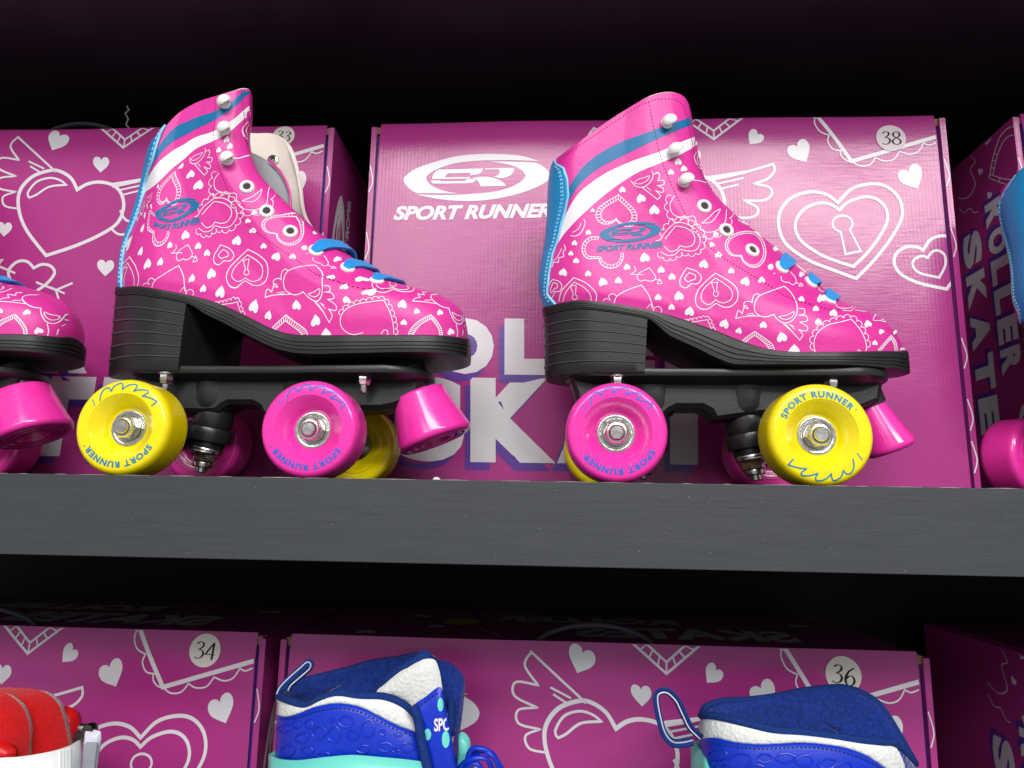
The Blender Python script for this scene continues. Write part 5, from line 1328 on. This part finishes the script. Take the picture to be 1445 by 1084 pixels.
def lacecord(parent, O, loops, y):
    for L in loops:
        P = cat(zz(ZC, L), step=6); n = len(P); mb = MB(); tube(mb, [U(p[0], p[1], y-.006*math.sin(PI*i/n)) for i, p in enumerate(P)], [.0016+.00018*math.sin(i*1.9) for i in range(n)], 'royal', 9); mb.build('lace', parent, O)
lacecord(bb, OB, [[(735,800),(760,765),(800,748),(845,752),(862,790)],[(760,800),(785,720),(815,712),(860,730),(900,790)],[(680,800),(690,772),(705,768),(722,800)],[(790,740),(825,722),(870,745),(890,800)],[(750,800),(790,768),(820,778),(830,810)]], YL-.02)
inline_base(bb, OB, OB.x-.075, OB.x+.12, YL, 'mint')
# --- right blue boot
ZE = Z(880,780,2.5575); oC = U(1130,1084,YL); OC = Vector((oC.x, YL, Z_LOW+.0001))
bc = empty('inline_skate', OC, 'blue inline skate boot with big striped pull loop in front of the size 36 sticker', 'inline skate', 'blue inline skates on the lower shelf')
D0 = [(255,1500),(450,1500),(700,1500),(900,1500),(1120,1500)]
DR = [(285,728),(296,770),(320,800),(450,815),(650,825),(850,835),(1000,830),(1090,810)]
D1 = [(284,672),(330,668),(400,684),(480,692),(560,690),(640,686),(720,692),(800,705),(880,735),(960,790),(1040,860)]
D2 = [(280,588),(320,588),(380,600),(450,618),(540,640),(640,648),(740,660),(850,676),(930,682),(985,690),(1052,760)]
D2F = [(280,588),(300,555),(360,536),(440,532),(540,520),(640,500),(740,488),(800,488),(870,512),(940,570),(1052,760)]
res, rg = ring_boot(bc, OC, YL, [(zz(ZE, D0), None), (zz(ZE, DR), None)], [.047,.043], [('mint','shell',None)])
DRb = [(290,800),(400,840),(600,850),(800,860),(950,880),(1060,890)]
res, rg = ring_boot(bc, OC, YL, [(zz(ZE, DRb), None), (zz(ZE, D1), None), (zz(ZE, D2), zz(ZE, D2F))], [.0385,.037,.0345], [('royal','boot_side',None),('mesh_white','ankle_band',None)])
side_C = res[0]; pb = []
for x, y, a, b_, r in ((345,728,34,20,1),(420,752,40,26,2),(510,742,26,15,3),(585,742,30,17,4),(655,750,32,20,5),(735,762,30,18,2),(800,775,30,18,1),(375,775,20,12,3),(480,775,22,10,4),(870,790,30,18,3),(315,765,16,12,2)):
    n = 5+r % 3; pb.append(zz(ZE, cat([(x+a*math.cos(2*PI*k/n+r)*(1+.2*math.sin(k*r)), y+b_*math.sin(2*PI*k/n+r)) for k in range(n)], True, 3)+[(x+a*math.cos(r), y+b_*math.sin(r))]))
strokes_on(side_C[3], side_C[4], pb, 'royal', .00055, .0003).build('pebble_relief', side_C[0], OC)
q = cat(zz(ZE, [(300,682),(400,700),(480,708),(560,706),(640,702),(720,708),(800,722),(880,752),(960,800)]), step=1.2)
strokes_on(side_C[3], side_C[4], [q[i:i+4] for i in range(0, len(q)-4, 5)], 'navy_cord', .00035, .0003).build('stitching', side_C[0], OC)
mb = MB(); tube(mb, [Vector(p) for p in rg[2]], .0022, 'navy_cord', 10, True); mb.build('collar_binding', bc, OC)
inside(bc, OC, YL, zz(ZE, [(292,588),(325,588),(380,600),(450,618),(540,640),(640,647),(740,658),(850,674),(930,680),(985,690),(1046,756)]), zz(ZE, [(292,588),(304,558),(362,539),(442,535),(540,523),(640,503),(740,491),(800,491),(868,516),(936,574),(1046,756)]), 120, .0322)
cord_loop(bc, OC, zz(ZE, [(278,668),(240,630),(215,580),(190,530),(155,500),(125,505),(118,530),(128,590),(145,650),(175,685),(210,688),(250,680)]), YL-.003, .0052, .001, 'navy_cord', 'print_white', -.004)
inline_base(bc, OC, OC.x-.075, OC.x+.12, YL, 'mint')
# --- red lined skate at the left
ZR = Z(0,780,3.0104); YR = .062; oA = U(40,1084,YR); OA = Vector((oA.x, YR, Z_LOW+.0001))
ra = empty('inline_skate', OA, 'white inline skate with puffy red liner at the lower left', 'inline skate')
E0 = [(-420,1500),(-200,1500),(0,1500),(200,1500),(400,1500)]
far_ = lambda L: zz(ZR, [(x, y-6) for x, y in L])
ER = [(-420,900),(-200,890),(0,872),(60,869),(120,862),(190,850),(250,836),(310,815),(352,790)]
res, rg = ring_boot(ra, OA, YR, [(zz(ZR, E0), far_(E0)), (zz(ZR, ER), far_(ER))], [.047,.043], [('white_plastic','shell',None)])
shV, shF = res[0][3], res[0][4]
for k, dx in enumerate((255,268,281,294)):
    strokes_on(shV, shF, [[ZR((dx, 842-k*4+j*8)) for j in range(14)]], 'white_plastic', .0007, .0002).build('shell_rib', res[0][0], OA)
mb = MB(); pillow(mb, cat(zz(ZR, [(-260,640),(-120,590),(0,592),(50,612),(95,655),(118,710),(128,770),(122,830),(110,900),(0,930),(-200,930)]), True), YR-.022, .013, 'red', rings=9, n=90); mb.build('liner_pad', ra, OA, angle=80)
mb = MB(); pillow(mb, cat(zz(ZR, [(-160,600),(0,574),(110,576),(190,592),(245,640),(268,700),(285,770),(296,840),(290,900),(120,920),(-100,920)]), True), YR, .016, 'red', rings=9, n=90); mb.build('liner_collar', ra, OA, angle=80)
mb = MB(); pillow(mb, cat(zz(ZR, [(255,680),(268,655),(300,655),(326,680),(334,720),(328,770),(312,830),(300,880),(270,880)]), True), YR+.016, .008, 'red_gloss', rings=6); mb.build('liner_tongue', ra, OA, angle=80)
mb = MB(); pillow(mb, cat(zz(ZR, [(-40,780,1),(20,800),(62,830),(66,862),(40,900,1),(-60,900)]), True), YR-.033, .006, 'red_gloss', rings=5); mb.build('liner_badge', ra, OA, angle=80)
mb = MB(); pillow(mb, dense(zz(ZR, [(366,748),(400,752),(428,758),(430,790),(418,850),(405,960),(352,960),(356,860)]), 3, True), YR-.012, .0035, 'clear', rings=6); st_o = mb.build('buckle_strap', ra, OA, angle=60)
mb = MB()
for yy in (830,868,900):
    c = U(*ZR((384-(yy-830)*.12, yy)), YR-.0165); box_geo(mb, (c.x-.004, c.y-.0005, c.z-.003), (c.x+.004, c.y+.002, c.z+.003), 'grey_lining')
mb.build('strap_slot', st_o, OA, smooth=False, bevel=.0008)
mb = MB(); c0, c1 = U(*ZR((338,742)), YR-.010), U(*ZR((382,752)), YR-.010)
tube(mb, [c0, c0+(c1-c0)*.5, c1], [.0022,.0030,.0022], 'steel', 12); lathe(mb, [(.0001,-.003),(.0036,-.003),(.004,-.002),(.004,.002),(.0036,.003),(.0001,.003)], c1, (0,1,0), 'steel_dark', 18)
box_geo(mb, (c0.x-.002, c0.y-.002, c0.z-.008), (c0.x+.012, c0.y+.002, c0.z-.003), 'steel_dark'); mb.build('buckle', ra, OA, angle=40)
inline_base(ra, OA, OA.x-.12, OA.x+.075, YR, 'white_plastic')

# ------------------------------------------------------------------ light of the shop
w = bpy.data.worlds.new('World'); S.world = w; w.use_nodes = True; bg = w.node_tree.nodes['Background']
bg.inputs[0].default_value = (.95,.97,1,1); bg.inputs[1].default_value = .44
def lamp(name, loc, target, sx, sy, power, col=(1,.97,.93)):
    l = bpy.data.lights.new(name, 'AREA'); l.shape = 'RECTANGLE'; l.size = sx; l.size_y = sy; l.energy = power; l.color = col
    o = bpy.data.objects.new(name, l); COL.objects.link(o); o.location = loc
    o.rotation_euler = (Vector(target)-Vector(loc)).to_track_quat('-Z', 'Y').to_euler(); return o
tgt = (.0,.1,.1)
hp = U(1190,300,YB); d = ray(1190,300); rd = Vector((d.x, -d.y, d.z))
lamp('ceiling_lamp', hp+rd*3.2, hp, 1.3, .22, 40)
lamp('ceiling_lamp', (-1.1,-3.4,1.55), tgt, 1.6, .5, 24)
lamp('ceiling_lamp', (.1,-2.1,1.65), tgt, 1.6, .4, 46)
S.view_settings.view_transform = 'Standard'; S.view_settings.look = 'None'; S.view_settings.exposure = 0; S.view_settings.gamma = 1
S.view_settings.use_curve_mapping = False
S.render.engine = 'CYCLES'; S.cycles.max_bounces = 8
